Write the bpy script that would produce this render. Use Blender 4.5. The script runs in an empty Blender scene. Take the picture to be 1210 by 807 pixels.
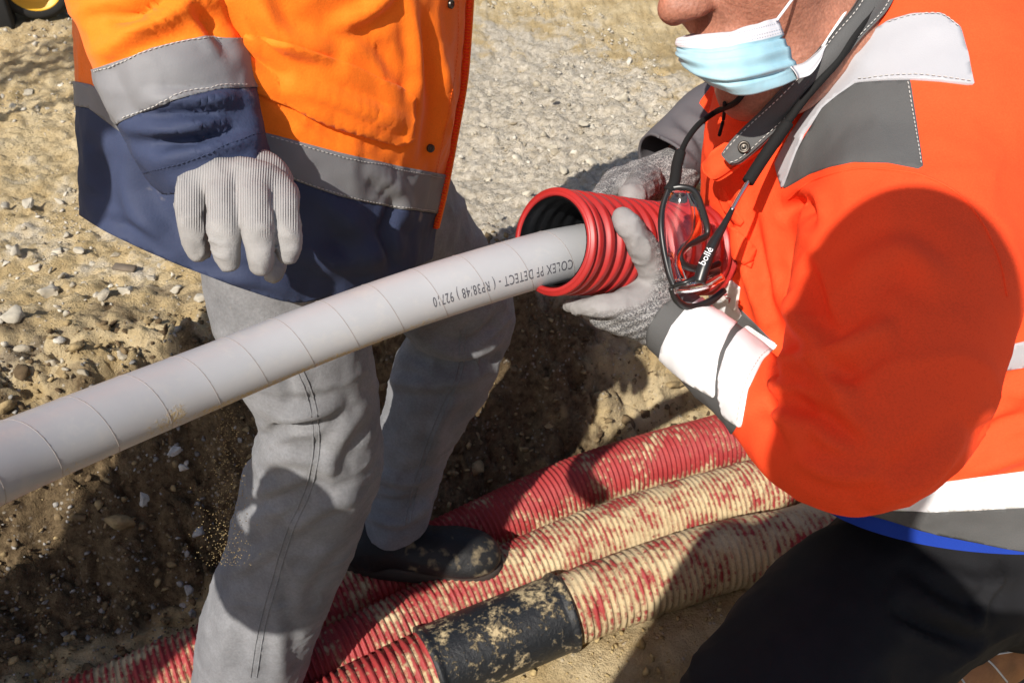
import bpy, bmesh, math, random
import numpy as np
from mathutils import Vector, Matrix
from mathutils.bvhtree import BVHTree

random.seed(7)
rng = np.random.default_rng(11)
scene = bpy.context.scene
COL = scene.collection

# ------------------------------------------------------------------ camera
CAM_H = 1.05
PITCH = math.radians(38.0)
FPX = 1050.0                       # focal length for a 1210 px wide picture
cp, sp = math.cos(PITCH), math.sin(PITCH)
CR = np.array([1., 0, 0]); CU = np.array([0, sp, cp]); CF = np.array([0, cp, -sp])
CC = np.array([0, 0, CAM_H])
camd = bpy.data.cameras.new('camera')
camd.sensor_width = 36.0
camd.lens = 36.0 * FPX / 1210.0
camd.clip_start = 0.02
camd.clip_end = 200.0
camd.dof.use_dof = True
camd.dof.focus_distance = 0.85
camd.dof.aperture_fstop = 20.0
cam = bpy.data.objects.new('camera', camd)
cam.location = CC
cam.rotation_euler = (math.pi / 2 - PITCH, 0, 0)
COL.objects.link(cam)
scene.camera = cam

# ------------------------------------------------------------------ light
SUN = np.array([0.275, 0.529, -0.5406]); SUN /= np.linalg.norm(SUN)   # direction the light travels
elev = math.asin(-SUN[2])
az = math.atan2(-SUN[0], -SUN[1])       # towards the sun, from +Y clockwise
w = bpy.data.worlds.new('World'); scene.world = w; w.use_nodes = True
nt = w.node_tree
sky = nt.nodes.new('ShaderNodeTexSky'); sky.sky_type = 'NISHITA'; sky.sun_disc = False
sky.sun_elevation = elev; sky.sun_rotation = az
sky.air_density = 1.0; sky.dust_density = 1.5
nt.links.new(sky.outputs[0], nt.nodes['Background'].inputs[0])
nt.nodes['Background'].inputs[1].default_value = 0.09
sl = bpy.data.lights.new('sun', 'SUN'); sl.energy = 4.6; sl.angle = math.radians(0.5); sl.color = (1.0, 0.94, 0.85)
so = bpy.data.objects.new('sun', sl); COL.objects.link(so)
so.rotation_euler = Vector(SUN).to_track_quat('-Z', 'Y').to_euler()
scene.view_settings.view_transform = 'Standard'
scene.view_settings.look = 'None'
scene.view_settings.gamma = 1.0
scene.view_settings.exposure = 0.42

# ------------------------------------------------------------------ helpers: space
def P(x, y, d):
    return CC + (x - 605) / FPX * d * CR + (403.5 - y) / FPX * d * CU + d * CF

def proj(v):
    q = v - CC
    z = q @ CF
    return 605 + FPX * (q @ CR) / z, 403.5 - FPX * (q @ CU) / z, z

def nrm(v):
    v = np.asarray(v, float)
    return v / (np.linalg.norm(v, axis=-1, keepdims=True) + 1e-12)

def hash3(i, j, k, seed):
    n = (i * 374761393 + j * 668265263 + k * 1440662683 + seed * 69069) & 0xffffffff
    n = ((n ^ (n >> 13)) * 1274126177) & 0xffffffff
    n = (n ^ (n >> 16)) & 0xffff
    return n.astype(np.float64) / 32767.5 - 1.0

def vnoise(p, seed=0):
    f = np.floor(p); u = p - f
    f = f.astype(np.int64)
    u = u * u * u * (u * (u * 6 - 15) + 10)
    i, j, k = f[:, 0], f[:, 1], f[:, 2]
    r = 0
    for a in (0, 1):
        for b in (0, 1):
            for c in (0, 1):
                wgt = (u[:, 0] if a else 1 - u[:, 0]) * (u[:, 1] if b else 1 - u[:, 1]) * (u[:, 2] if c else 1 - u[:, 2])
                r = r + wgt * hash3(i + a, j + b, k + c, seed)
    return r

def fbm(p, oct=3, seed=0, gain=.5):
    r = 0; a = 1.0
    for o in range(oct):
        r = r + a * vnoise(p * (2.03 ** o) + o * 17.3, seed + o)
        a *= gain
    return r

def worley(x, y, scale, seed):
    px_, py_ = x * scale, y * scale
    ix, iy = np.floor(px_).astype(np.int64), np.floor(py_).astype(np.int64)
    f1 = np.full(len(x), 9.); f2 = np.full(len(x), 9.); idv = np.zeros(len(x)); tx = np.zeros(len(x)); ty = np.zeros(len(x))
    for a in (-1, 0, 1):
        for b in (-1, 0, 1):
            cx_, cy_ = ix + a, iy + b; z0 = np.zeros_like(cx_)
            dx = cx_ + .5 + .45 * hash3(cx_, cy_, z0, seed) - px_; dy = cy_ + .5 + .45 * hash3(cx_, cy_, z0 + 1, seed) - py_
            d = np.hypot(dx, dy); m = d < f1
            f2 = np.where(m, f1, np.minimum(f2, d))
            f1 = np.where(m, d, f1); idv = np.where(m, hash3(cx_, cy_, z0 + 2, seed), idv)
            tx = np.where(m, dx, tx); ty = np.where(m, dy, ty)
    return f1, f2, idv, tx, ty

def sstep(a, b, x):
    t = np.clip((x - a) / (b - a), 0, 1)
    return t * t * (3 - 2 * t)

# ------------------------------------------------------------------ helpers: objects
def thing(name, label, cat, loc=(0, 0, 0), group=None):
    o = bpy.data.objects.new(name, None); COL.objects.link(o)
    o.location = loc; o.empty_display_size = .05
    o['label'] = label; o['category'] = cat
    if group: o['group'] = group
    return o

def link(name, me, mat, parent=None, label=None, cat=None, group=None, kind=None, smooth=True):
    o = bpy.data.objects.new(name, me); COL.objects.link(o)
    if mat is not None and not me.materials: me.materials.append(mat)
    if smooth: me.shade_smooth()
    if parent is not None:
        o.parent = parent
        if parent.parent is None: o.matrix_parent_inverse = Matrix.Translation(-parent.location)
    if label: o['label'] = label
    if cat: o['category'] = cat
    if group: o['group'] = group
    if kind: o['kind'] = kind
    return o

def mesh_np(name, V, Fc, attrs=None, uv=None):
    """V (n,3); Fc an (m,3) or (m,4) int array, or a list of such arrays"""
    me = bpy.data.meshes.new(name)
    Fs = Fc if isinstance(Fc, list) else [Fc]
    Fs = [np.asarray(f, np.int32) for f in Fs if len(f)]
    me.vertices.add(len(V)); me.vertices.foreach_set('co', np.asarray(V, np.float32).ravel())
    loops = np.concatenate([f.ravel() for f in Fs])
    tot = np.concatenate([np.full(len(f), f.shape[1], np.int32) for f in Fs])
    st = np.concatenate([[0], np.cumsum(tot)[:-1]]).astype(np.int32)
    me.loops.add(len(loops)); me.loops.foreach_set('vertex_index', loops)
    me.polygons.add(len(tot)); me.polygons.foreach_set('loop_start', st); me.polygons.foreach_set('loop_total', tot)
    if attrs:
        for k, a in attrs.items():
            a = np.asarray(a, np.float32)
            if a.ndim == 1:
                at = me.attributes.new(k, 'FLOAT', 'POINT'); at.data.foreach_set('value', a)
            else:
                at = me.attributes.new(k, 'FLOAT_VECTOR', 'POINT'); at.data.foreach_set('vector', a.ravel())
    me.update(calc_edges=True); me.validate()
    return me

def tri(Fq):
    Fq = np.asarray(Fq)
    if Fq.shape[1] == 3: return Fq
    return np.concatenate([Fq[:, [0, 1, 2]], Fq[:, [0, 2, 3]]])

def vnormals(V, T):
    n = np.cross(V[T[:, 1]] - V[T[:, 0]], V[T[:, 2]] - V[T[:, 0]])
    N = np.zeros_like(V)
    for c in range(3): 
        for k in range(3):
            N[:, k] += np.bincount(T[:, c], n[:, k], len(V))
    return nrm(N)

# ------------------------------------------------------------------ helpers: curves and tubes
def catmull(pts, n=8):
    pts = np.asarray(pts, float)
    if len(pts) == 2:
        t = np.linspace(0, 1, n + 1)[:, None]
        return pts[0] * (1 - t) + pts[1] * t
    Q = np.vstack([2 * pts[0] - pts[1], pts, 2 * pts[-1] - pts[-2]])
    out = []
    for i in range(len(pts) - 1):
        p0, p1, p2, p3 = Q[i:i + 4]
        for t in np.linspace(0, 1, n, endpoint=False):
            out.append(.5 * (2 * p1 + (p2 - p0) * t + (2 * p0 - 5 * p1 + 4 * p2 - p3) * t * t + (3 * p1 - p0 - 3 * p2 + p3) * t ** 3))
    out.append(pts[-1])
    return np.array(out)

def resample(C, step):
    L = np.concatenate([[0], np.cumsum(np.linalg.norm(np.diff(C, axis=0), axis=1))])
    n = max(2, int(L[-1] / step) + 1)
    s = np.linspace(0, L[-1], n)
    return np.stack([np.interp(s, L, C[:, k]) for k in range(3)], 1), s

def frames(C, up=(0, 0, 1), closed=False):
    T = np.gradient(C, axis=0)
    if closed: T = np.roll(C, -1, 0) - np.roll(C, 1, 0)
    T = nrm(T)
    up = nrm(np.asarray(up, float))
    S = nrm(np.cross(np.broadcast_to(up, T.shape), T))
    N = np.cross(T, S)
    return T, S, N

def tube(C, r, nseg=12, up=(0, 0, 1), closed=False, caps=True, flat=1.0):
    """loft along points C with radius r (scalar or array); flat scales the second axis"""
    C = np.asarray(C, float); n = len(C)
    r = np.broadcast_to(np.asarray(r, float), (n,))
    T, S, N = frames(C, up, closed)
    a = np.linspace(0, 2 * np.pi, nseg, endpoint=False)
    V = C[:, None] + r[:, None, None] * (np.cos(a)[None, :, None] * S[:, None] + flat * np.sin(a)[None, :, None] * N[:, None])
    V = V.reshape(-1, 3)
    m = n if closed else n - 1
    i = np.arange(m)[:, None]; j = np.arange(nseg)[None]
    i2 = (i + 1) % n; j2 = (j + 1) % nseg
    Q = np.stack([i * nseg + j, i * nseg + j2, i2 * nseg + j2, i2 * nseg + j], -1).reshape(-1, 4)
    fs = [Q]
    if caps and not closed:
        V = np.vstack([V, C[0], C[-1]]); k = n * nseg
        j = np.arange(nseg); j2 = (j + 1) % nseg
        fs.append(np.stack([np.full(nseg, k), j2, j], 1))
        fs.append(np.stack([np.full(nseg, k + 1), (n - 1) * nseg + j, (n - 1) * nseg + j2], 1))
    return V, fs

def merge(parts):
    Vs, out, off = [], {}, 0
    for V, fs in parts:
        fs = fs if isinstance(fs, list) else [fs]
        for f in fs:
            f = np.asarray(f)
            out.setdefault(f.shape[1], []).append(f + off)
        Vs.append(V); off += len(V)
    return np.vstack(Vs), [np.vstack(v) for v in out.values()]

def ribbon(A, B, thick, n=6, bulge=0.0, nc=5):
    """a cloth strip between edge curves A and B (world points), with thickness"""
    A = catmull(A, n); B = catmull(B, n)
    u = np.linspace(0, 1, nc)[None, :, None]
    G = A[:, None] * (1 - u) + B[:, None] * u
    T = nrm(np.gradient(G.mean(1), axis=0)); X = nrm((B - A)); N = nrm(np.cross(T, X))
    flip = np.sign(np.sum(N * (CC - G.mean(1)), 1).mean())
    N = N * flip
    G = G + (bulge * np.sin(np.pi * u)) * N[:, None]
    nr = len(A)
    V = np.vstack([G.reshape(-1, 3), (G - thick * N[:, None]).reshape(-1, 3)])
    i = np.arange(nr - 1)[:, None]; j = np.arange(nc - 1)[None]
    q = np.stack([i * nc + j, i * nc + j + 1, (i + 1) * nc + j + 1, (i + 1) * nc + j], -1).reshape(-1, 4)
    o = nr * nc
    loop = np.concatenate([np.arange(nc), np.arange(1, nr) * nc + nc - 1, (nr - 1) * nc + np.arange(nc - 2, -1, -1), np.arange(nr - 2, 0, -1) * nc])
    l2 = np.roll(loop, -1)
    side = np.stack([loop, l2, l2 + o, loop + o], 1)
    return V, [np.vstack([q, q[:, ::-1] + o, side])]

def box(c, s, rot=None):
    V = np.array([[x, y, z] for x in (-1, 1) for y in (-1, 1) for z in (-1, 1)], float) * np.asarray(s) / 2
    if rot is not None: V = V @ np.asarray(rot).T
    Fq = np.array([[0, 1, 3, 2], [4, 6, 7, 5], [0, 4, 5, 1], [2, 3, 7, 6], [0, 2, 6, 4], [1, 5, 7, 3]])
    return V + np.asarray(c), [Fq]

# ------------------------------------------------------------------ helpers: signed distance modelling
class Chain:
    def __init__(self, pts, side=None, n=5):
        """pts: (world point, side radius, depth radius)"""
        A = np.array([list(p) + [a, b] for p, a, b in pts])
        self.A = catmull(A, n)
        C = self.A[:, :3]
        self.segs = []
        for i in range(len(C) - 1):
            a, b = C[i], C[i + 1]
            T = nrm(b - a)
            if side is None:
                S = nrm(np.cross(T, nrm((a + b) / 2 - CC)))
            else:
                S = nrm(np.asarray(side) - T * (T @ np.asarray(side)))
            N = np.cross(S, T)
            self.segs.append((a, b, T, S, N, self.A[i, 3:], self.A[i + 1, 3:]))
    def bounds(self):
        r = self.A[:, 3:].max(1)[:, None]
        return (self.A[:, :3] - r).min(0), (self.A[:, :3] + r).max(0)
    def __call__(self, p):
        d = np.full(len(p), 1e9, np.float32)
        for a, b, T, S, N, ra, rb in self.segs:
            q = p - a; L = np.linalg.norm(b - a)
            t = np.clip(q @ T / L, 0, 1)
            rs = ra[0] + (rb[0] - ra[0]) * t; rn = ra[1] + (rb[1] - ra[1]) * t
            qt = q @ T - t * L
            qs = q @ S; qn = q @ N; rt = np.minimum(rs, rn)
            k0 = np.sqrt((qs / rs) ** 2 + (qn / rn) ** 2 + (qt / rt) ** 2)
            k1 = np.sqrt((qs / rs ** 2) ** 2 + (qn / rn ** 2) ** 2 + (qt / rt ** 2) ** 2) + 1e-6
            d = np.minimum(d, np.where(k0 < .05, -rt, k0 * (k0 - 1) / k1))
        return d

def pc(x, y, d, r, ratio=1.0):
    return (P(x, y, d), r * d / FPX, r * d / FPX * ratio)

def ell(c, r, R=None):
    c = np.asarray(c, float); r = np.asarray(r, float)
    R = np.eye(3) if R is None else np.asarray(R, float)      # columns are the axes
    def f(p):
        q = (p - c) @ R
        k0 = np.linalg.norm(q / r, axis=1); k1 = np.linalg.norm(q / r ** 2, axis=1) + 1e-6
        return np.where(k0 < .05, -r.min(), k0 * (k0 - 1) / k1)
    f.bounds = lambda: (c - r.max(), c + r.max())
    return f

def smin(a, b, k):
    h = np.maximum(k - np.abs(a - b), 0) / k
    return np.minimum(a, b) - h * h * k * .25

def union(prims, k=.01):
    """prims: list of f or (f, k) or (f, k, 'sub')"""
    items = [(p if isinstance(p, tuple) else (p, k)) for p in prims]
    def f(p):
        d = None
        for it in items:
            v = it[0](p)
            if d is None: d = v
            elif len(it) > 2: d = -smin(-d, v, it[1])
            else: d = smin(d, v, it[1])
        return d
    lo = np.min([i[0].bounds()[0] for i in items], 0); hi = np.max([i[0].bounds()[1] for i in items], 0)
    f.bounds = lambda: (lo, hi)
    return f

def build_sdf(f, h, pad=.02, smooth=2, bounds=None):
    lo, hi = bounds if bounds else f.bounds()
    lo = np.asarray(lo) - pad; hi = np.asarray(hi) + pad
    K = 4
    n = np.ceil((hi - lo) / (h * K)).astype(int) + 1
    g = np.stack(np.meshgrid(*[np.arange(m) for m in n], indexing='ij'), -1).reshape(-1, 3)
    cv = f(lo + (g + .5) * h * K).reshape(n)                 # block centres
    near = np.abs(cv) < h * K * 1.5
    V = np.repeat(np.repeat(np.repeat(np.where(cv < 0, -1., 1.), K, 0), K, 1), K, 2).astype(np.float32)
    b = np.argwhere(near)
    o = np.stack(np.meshgrid(*[np.arange(K)] * 3, indexing='ij'), -1).reshape(-1, 3)
    idx = (b[:, None] * K + o[None]).reshape(-1, 3)
    V[idx[:, 0], idx[:, 1], idx[:, 2]] = f(lo + (idx + .5) * h)
    # surface nets
    s = V < 0
    cs = [s[a:s.shape[0] - 1 + a, bb:s.shape[1] - 1 + bb, c:s.shape[2] - 1 + c] for a in (0, 1) for bb in (0, 1) for c in (0, 1)]
    cnt = sum(c.astype(np.int8) for c in cs)
    m = (cnt > 0) & (cnt < 8)
    cells = np.argwhere(m)
    ids = np.full(m.shape, -1, np.int64); ids[m] = np.arange(len(cells))
    pos = np.zeros((len(cells), 3)); k = np.zeros(len(cells))
    corners = [(a, bb, c) for a in (0, 1) for bb in (0, 1) for c in (0, 1)]
    for a in corners:
        for ax in range(3):
            if a[ax]: continue
            bq = list(a); bq[ax] = 1
            ia = cells + np.array(a); ib = cells + np.array(bq)
            va = V[ia[:, 0], ia[:, 1], ia[:, 2]]; vb = V[ib[:, 0], ib[:, 1], ib[:, 2]]
            cr = (va < 0) != (vb < 0)
            t = np.where(cr, va / np.where(cr, va - vb, 1), 0)
            pos[cr] += (np.array(a) + t[:, None] * (np.array(bq) - np.array(a)))[cr]
            k += cr
    X = lo + (cells + pos / k[:, None] + .5) * h
    quads = []
    for ax in range(3):
        sl_a = [slice(None)] * 3; sl_b = [slice(None)] * 3
        sl_a[ax] = slice(0, -1); sl_b[ax] = slice(1, None)
        sa, sb = s[tuple(sl_a)], s[tuple(sl_b)]
        e = np.argwhere(sa != sb)
        u, v = (ax + 1) % 3, (ax + 2) % 3
        ok = (e[:, u] > 0) & (e[:, v] > 0) & (e[:, u] < ids.shape[u]) & (e[:, v] < ids.shape[v])
        e = e[ok]
        ins = sa[e[:, 0], e[:, 1], e[:, 2]]
        def cid(du, dv):
            q = e.copy(); q[:, u] += du; q[:, v] += dv
            return ids[q[:, 0], q[:, 1], q[:, 2]]
        q = np.stack([cid(-1, -1), cid(0, -1), cid(0, 0), cid(-1, 0)], 1)
        q = np.where(ins[:, None], q, q[:, ::-1])
        quads.append(q)
    Q = np.vstack(quads); Q = Q[(Q >= 0).all(1)]
    for it in range(smooth):
        X = laplace(X, Q, .5)
    return X, Q

def laplace(X, Q, lam):
    A = np.zeros_like(X); c = np.zeros(len(X))
    m = Q.shape[1]
    for i in range(m):
        a, b = Q[:, i], Q[:, (i + 1) % m]
        for k in range(3):
            A[:, k] += np.bincount(a, X[b, k], len(X)) + np.bincount(b, X[a, k], len(X))
        c += np.bincount(a, minlength=len(X)) + np.bincount(b, minlength=len(X))
    return X * (1 - lam) + lam * A / np.maximum(c, 1)[:, None]

def clip(V, T, f, extra=None):
    """keep the part of a triangle mesh where f > 0"""
    ins = f > 0
    n = ins[T].sum(1)
    keep = T[n == 3]
    out = [keep]; newV = [V]; nv = len(V); newE = [extra] if extra is not None else None
    emap = {}
    pts = []; ext = []
    def cut(i, j):
        nonlocal nv
        kk = (i, j) if i < j else (j, i)
        if kk in emap: return emap[kk]
        t = f[i] / (f[i] - f[j])
        pts.append(V[i] + t * (V[j] - V[i]))
        if extra is not None: ext.append(extra[i] + t * (extra[j] - extra[i]))
        emap[kk] = nv; nv += 1
        return nv - 1
    add = []
    for tt in T[(n == 1) | (n == 2)]:
        a = [int(x) for x in tt]
        k = int(ins[a[0]]) + int(ins[a[1]]) + int(ins[a[2]])
        if k == 1:
            while not ins[a[0]]: a = a[1:] + a[:1]
            add.append((a[0], cut(a[0], a[1]), cut(a[0], a[2])))
        else:
            while ins[a[0]]: a = a[1:] + a[:1]
            c1 = cut(a[0], a[1]); c2 = cut(a[0], a[2])
            add.append((a[1], a[2], c1)); add.append((a[2], c2, c1))
    V2 = np.vstack([V] + ([np.array(pts)] if pts else []))
    E2 = None if extra is None else np.vstack([extra] + ([np.array(ext)] if ext else []))
    T2 = np.vstack([keep] + ([np.array(add)] if add else []))
    used = np.unique(T2); rm = np.full(len(V2), -1); rm[used] = np.arange(len(used))
    return V2[used], rm[T2], (None if E2 is None else E2[used])

def poly_sd(x, y, poly):
    """signed distance to a polygon, positive inside"""
    p = np.asarray(poly, float); q = np.roll(p, -1, 0)
    d = np.full(len(x), 1e9); inside = np.zeros(len(x), bool)
    for (ax, ay), (bx, by) in zip(p, q):
        ex, ey = bx - ax, by - ay
        t = np.clip(((x - ax) * ex + (y - ay) * ey) / (ex * ex + ey * ey + 1e-9), 0, 1)
        d = np.minimum(d, np.hypot(x - ax - t * ex, y - ay - t * ey))
        c = ((ay > y) != (by > y)) & (x < ex * (y - ay) / (ey + (1e-9 if ey == 0 else 0)) + ax)
        inside ^= c
    return np.where(inside, d, -d)

def line_d(x, y, pl):
    pl = np.asarray(pl, float); d = np.full(len(x), 1e9); best = np.zeros(len(x))
    L = np.concatenate([[0], np.cumsum(np.hypot(*np.diff(pl, axis=0).T))])
    for i in range(len(pl) - 1):
        (ax, ay), (bx, by) = pl[i], pl[i + 1]
        ex, ey = bx - ax, by - ay
        t = np.clip(((x - ax) * ex + (y - ay) * ey) / (ex * ex + ey * ey + 1e-9), 0, 1)
        dd = np.hypot(x - ax - t * ex, y - ay - t * ey)
        m = dd < d
        d = np.where(m, dd, d); best = np.where(m, (L[i] + t * (L[i + 1] - L[i])) / L[-1], best)
    return d, best

class Cloth:
    """a modelled surface with folds, from which panels and bands can be cut"""
    def __init__(self, X, Q):
        self.V = X; self.T = tri(Q); self.N = vnormals(self.V, self.T)
    def noise(self, amp, scale, seed=0, oct=2, aniso=(1, 1, 1)):
        self.V = self.V + self.N * (amp * fbm(self.V * scale * np.asarray(aniso), oct, seed))[:, None]
        self.N = vnormals(self.V, self.T); return self
    def folds(self, fl):
        x, y, z = proj(self.V)
        face = sstep(-.05, .35, np.sum(self.N * nrm(CC - self.V), 1))
        disp = np.zeros(len(x))
        for pl, wd, amp in fl:
            d, t = line_d(x, y, catmull(np.array([list(p) + [0] for p in pl], float), 6)[:, :2])
            tap = np.sin(np.pi * np.clip(t * .9 + .05, 0, 1)) ** .6
            k = d / np.maximum(wd, .0062 * FPX / z)
            disp += 1.5 * amp * tap * (np.exp(-k * k) - .35 * np.exp(-((k - 1.7) / .8) ** 2))
        self.V = self.V + self.N * (disp * face)[:, None]
        self.N = vnormals(self.V, self.T); return self
    def crumple(self, amp, scale, seed=0, aniso=(1, 1, 1), mask=None):
        p_ = self.V * scale * np.asarray(aniso)
        p_ = p_ + .35 * np.stack([vnoise(p_ * .7 + 9 * k_, seed + 40 + k_) for k_ in range(3)], 1)
        r_ = (1 - np.abs(vnoise(p_, seed))) ** 4 - .3
        r_ = r_ * (.5 + .5 * vnoise(p_ * .45 + 3, seed + 7))
        if mask is not None: r_ = r_ * mask(self.V)
        self.V = self.V + self.N * (amp * r_)[:, None]
        self.N = vnormals(self.V, self.T); return self
    def cut(self, f):
        self.V, self.T, self.N = clip(self.V, self.T, f(self.V), self.N); self.N = nrm(self.N); return self
    def px(self, V=None): return proj(self.V if V is None else V)
    def mesh(self, name, attrs=None): return mesh_np(name, self.V, self.T, attrs)
    def bvh(self):
        return BVHTree.FromPolygons([Vector(v) for v in self.V], [tuple(int(i) for i in t) for t in self.T])
    def hit(self, x, y, lift=0.0):
        if not hasattr(self, '_b'): self._b = self.bvh()
        d = P(x, y, 1.0) - CC
        loc, n, i, dist = self._b.ray_cast(Vector(CC), Vector(d).normalized())
        if loc is None: return None, None
        n = np.array(n)
        if n @ d > 0: n = -n
        return np.array(loc) + n * lift, n
    def near_path(self, pts, lift=.0008, n=8):
        C = catmull(np.array([list(p) + [0] for p in pts], float), n)[:, :2]
        out = [self.hit(x, y, lift)[0] for x, y in C]
        return np.array([o for o in out if o is not None])
    def panel(self, poly, off=.0012, front=True, where=None, skirt=.0016, curve=True):
        if curve == 'smooth':
            poly = catmull(np.array([list(p) + [0] for p in list(poly) + [poly[0]]], float), 6)[:-1, :2]
        x, y, z = proj(self.V)
        f = poly_sd(x, y, poly)
        if front: f = np.minimum(f, (np.sum(self.N * nrm(CC - self.V), 1) + .12) * 60)
        if where is not None: f = np.minimum(f, where(self.V, z))
        V, T, N = clip(self.V, self.T, f, self.N)
        N = nrm(N)
        # skirt round the border
        e = np.concatenate([T[:, [0, 1]], T[:, [1, 2]], T[:, [2, 0]]])
        key = np.sort(e, 1); _, inv, c = np.unique(key[:, 0] * 10 ** 7 + key[:, 1], return_inverse=True, return_counts=True)
        be = e[c[inv] == 1]
        o = len(V)
        V2 = np.vstack([V + N * off, V - N * skirt])
        side = np.stack([be[:, 1], be[:, 0], be[:, 0] + o, be[:, 1] + o], 1)
        return V2, [T, side]

def stitches(cl, pts, name, mat, parent, step=.0042, ln=.0028, r=.00045, lift=.0018):
    C = cl.near_path(pts, lift, 10)
    if len(C) < 2: return None
    C, s = resample(C, step)
    parts = []
    for i in range(len(C) - 1):
        t = nrm(C[i + 1] - C[i])
        parts.append(tube(np.array([C[i], C[i] + t * ln * .5, C[i] + t * ln]), [r * .5, r, r * .5], 5, caps=False, up=(.3, .2, .9)))
    V, fs = merge(parts)
    return link(name, mesh_np(name, V, fs), mat, parent, kind='stuff')

# ------------------------------------------------------------------ helpers: materials
def mat(name, color, rough=.7, spec=.3, var=.0, vscale=8.0, bump=.0, bscale=400.0, dirt=None, dirt_amt=0.0, dirt_scale=25.0,
        sheen=0.0, metallic=0.0, weave=0.0, wscale=900.0, trans=0.0, coat=0.0, ior=None, sss=0.0, fine=0.0, fscale=350.0):
    m = bpy.data.materials.new(name); m.use_nodes = True
    n = m.node_tree; b = n.nodes['Principled BSDF']
    b.inputs['Roughness'].default_value = rough
    b.inputs['Specular IOR Level'].default_value = spec
    b.inputs['Metallic'].default_value = metallic
    if sheen:
        b.inputs['Sheen Weight'].default_value = sheen; b.inputs['Sheen Roughness'].default_value = .4
    if trans: b.inputs['Transmission Weight'].default_value = trans
    if coat: b.inputs['Coat Weight'].default_value = coat
    if ior: b.inputs['IOR'].default_value = ior
    if sss:
        b.inputs['Subsurface Weight'].default_value = sss; b.inputs['Subsurface Radius'].default_value = (.008, .003, .0015)
    tc = n.nodes.new('ShaderNodeTexCoord')
    colsock = None
    rgb = n.nodes.new('ShaderNodeRGB'); rgb.outputs[0].default_value = (*color, 1); colsock = rgb.outputs[0]
    def noise(scale, detail=4):
        t = n.nodes.new('ShaderNodeTexNoise'); t.inputs['Scale'].default_value = scale; t.inputs['Detail'].default_value = detail
        n.links.new(tc.outputs['Object'], t.inputs['Vector']); return t
    def mix(fac, a, bb, mode='MIX'):
        x = n.nodes.new('ShaderNodeMix'); x.data_type = 'RGBA'; x.blend_type = mode
        if isinstance(fac, float): x.inputs[0].default_value = fac
        else: n.links.new(fac, x.inputs[0])
        for k, v in ((6, a), (7, bb)):
            if isinstance(v, tuple): x.inputs[k].default_value = (*v, 1)
            else: n.links.new(v, x.inputs[k])
        return x.outputs[2]
    def rng_(sock, a, bb, c=0., d=1.):
        r = n.nodes.new('ShaderNodeMapRange'); r.inputs[1].default_value = a; r.inputs[2].default_value = bb
        r.inputs[3].default_value = c; r.inputs[4].default_value = d
        n.links.new(sock, r.inputs[0]); return r.outputs[0]
    m['_h'] = 0
    if var:
        t = noise(vscale)
        v = rng_(t.outputs[0], .3, .7, 1 - var, 1 + var * .6)
        mul = n.nodes.new('ShaderNodeVectorMath'); mul.operation = 'SCALE'
        n.links.new(colsock, mul.inputs[0]); n.links.new(v, mul.inputs['Scale']); colsock = mul.outputs[0]
    if fine:
        t = noise(fscale, 2)
        v = rng_(t.outputs[0], .3, .7, 1 - fine, 1 + fine)
        mul = n.nodes.new('ShaderNodeVectorMath'); mul.operation = 'SCALE'
        n.links.new(colsock, mul.inputs[0]); n.links.new(v, mul.inputs['Scale']); colsock = mul.outputs[0]
    if dirt is not None:
        t = noise(dirt_scale, 8); t2 = noise(dirt_scale * .22, 3)
        add = n.nodes.new('ShaderNodeMath'); add.operation = 'ADD'
        n.links.new(t.outputs[0], add.inputs[0]); n.links.new(t2.outputs[0], add.inputs[1])
        fac = rng_(add.outputs[0], 1.28 - dirt_amt, 1.42 - dirt_amt)
        colsock = mix(fac, colsock, dirt)
        rr = rng_(fac, 0, 1, rough, .95); n.links.new(rr, b.inputs['Roughness'])
    n.links.new(colsock, b.inputs['Base Color'])
    hs = None
    if bump:
        t = noise(bscale, 3); hs = t.outputs[0]; st = bump
    if weave:
        wv = n.nodes.new('ShaderNodeTexWave'); wv.inputs['Scale'].default_value = wscale; wv.inputs['Distortion'].default_value = 1.5
        wv.bands_direction = 'DIAGONAL'
        n.links.new(tc.outputs['Object'], wv.inputs['Vector'])
        if hs is None: hs = wv.outputs['Fac']; st = weave
        else:
            a = n.nodes.new('ShaderNodeMath'); a.operation = 'ADD'
            n.links.new(hs, a.inputs[0]); n.links.new(wv.outputs['Fac'], a.inputs[1]); hs = a.outputs[0]
    if hs is not None:
        bp = n.nodes.new('ShaderNodeBump'); bp.inputs['Strength'].default_value = st; bp.inputs['Distance'].default_value = .001
        n.links.new(hs, bp.inputs['Height']); n.links.new(bp.outputs[0], b.inputs['Normal'])
    return m

SAND = (.50, .37, .18)
M = {}
M['orange'] = mat('orange_fabric', (1.0, .20, .012), .75, .2, fine=.05, fscale=600, var=.05, vscale=14, bump=.25, bscale=500, sheen=.15)
M['redorange'] = mat('red_orange_fabric', (1.0, .082, .022), .8, .15, fine=.07, fscale=700, var=.06, vscale=12, bump=.35, bscale=700)
M['navy'] = mat('navy_fabric', (.036, .048, .098), .7, .25, var=.15, vscale=18, bump=.3, bscale=500, dirt=(.2, .19, .2), dirt_amt=.02, dirt_scale=45)
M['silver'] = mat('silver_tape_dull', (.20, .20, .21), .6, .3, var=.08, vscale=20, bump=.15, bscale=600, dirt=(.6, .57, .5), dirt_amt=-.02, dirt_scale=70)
M['sunlit_tape'] = mat('silver_tape_sunlit', (.80, .80, .82), .5, .4, var=.03, vscale=18, bump=.1, bscale=900)  # near-white base colour stands in for sun thrown back by the silver tape
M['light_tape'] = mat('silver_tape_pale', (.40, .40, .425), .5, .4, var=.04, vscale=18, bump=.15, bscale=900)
M['grey_fabric'] = mat('grey_fabric', (.095, .095, .095), .8, .2, var=.08, vscale=25, bump=.4, bscale=900)
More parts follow.
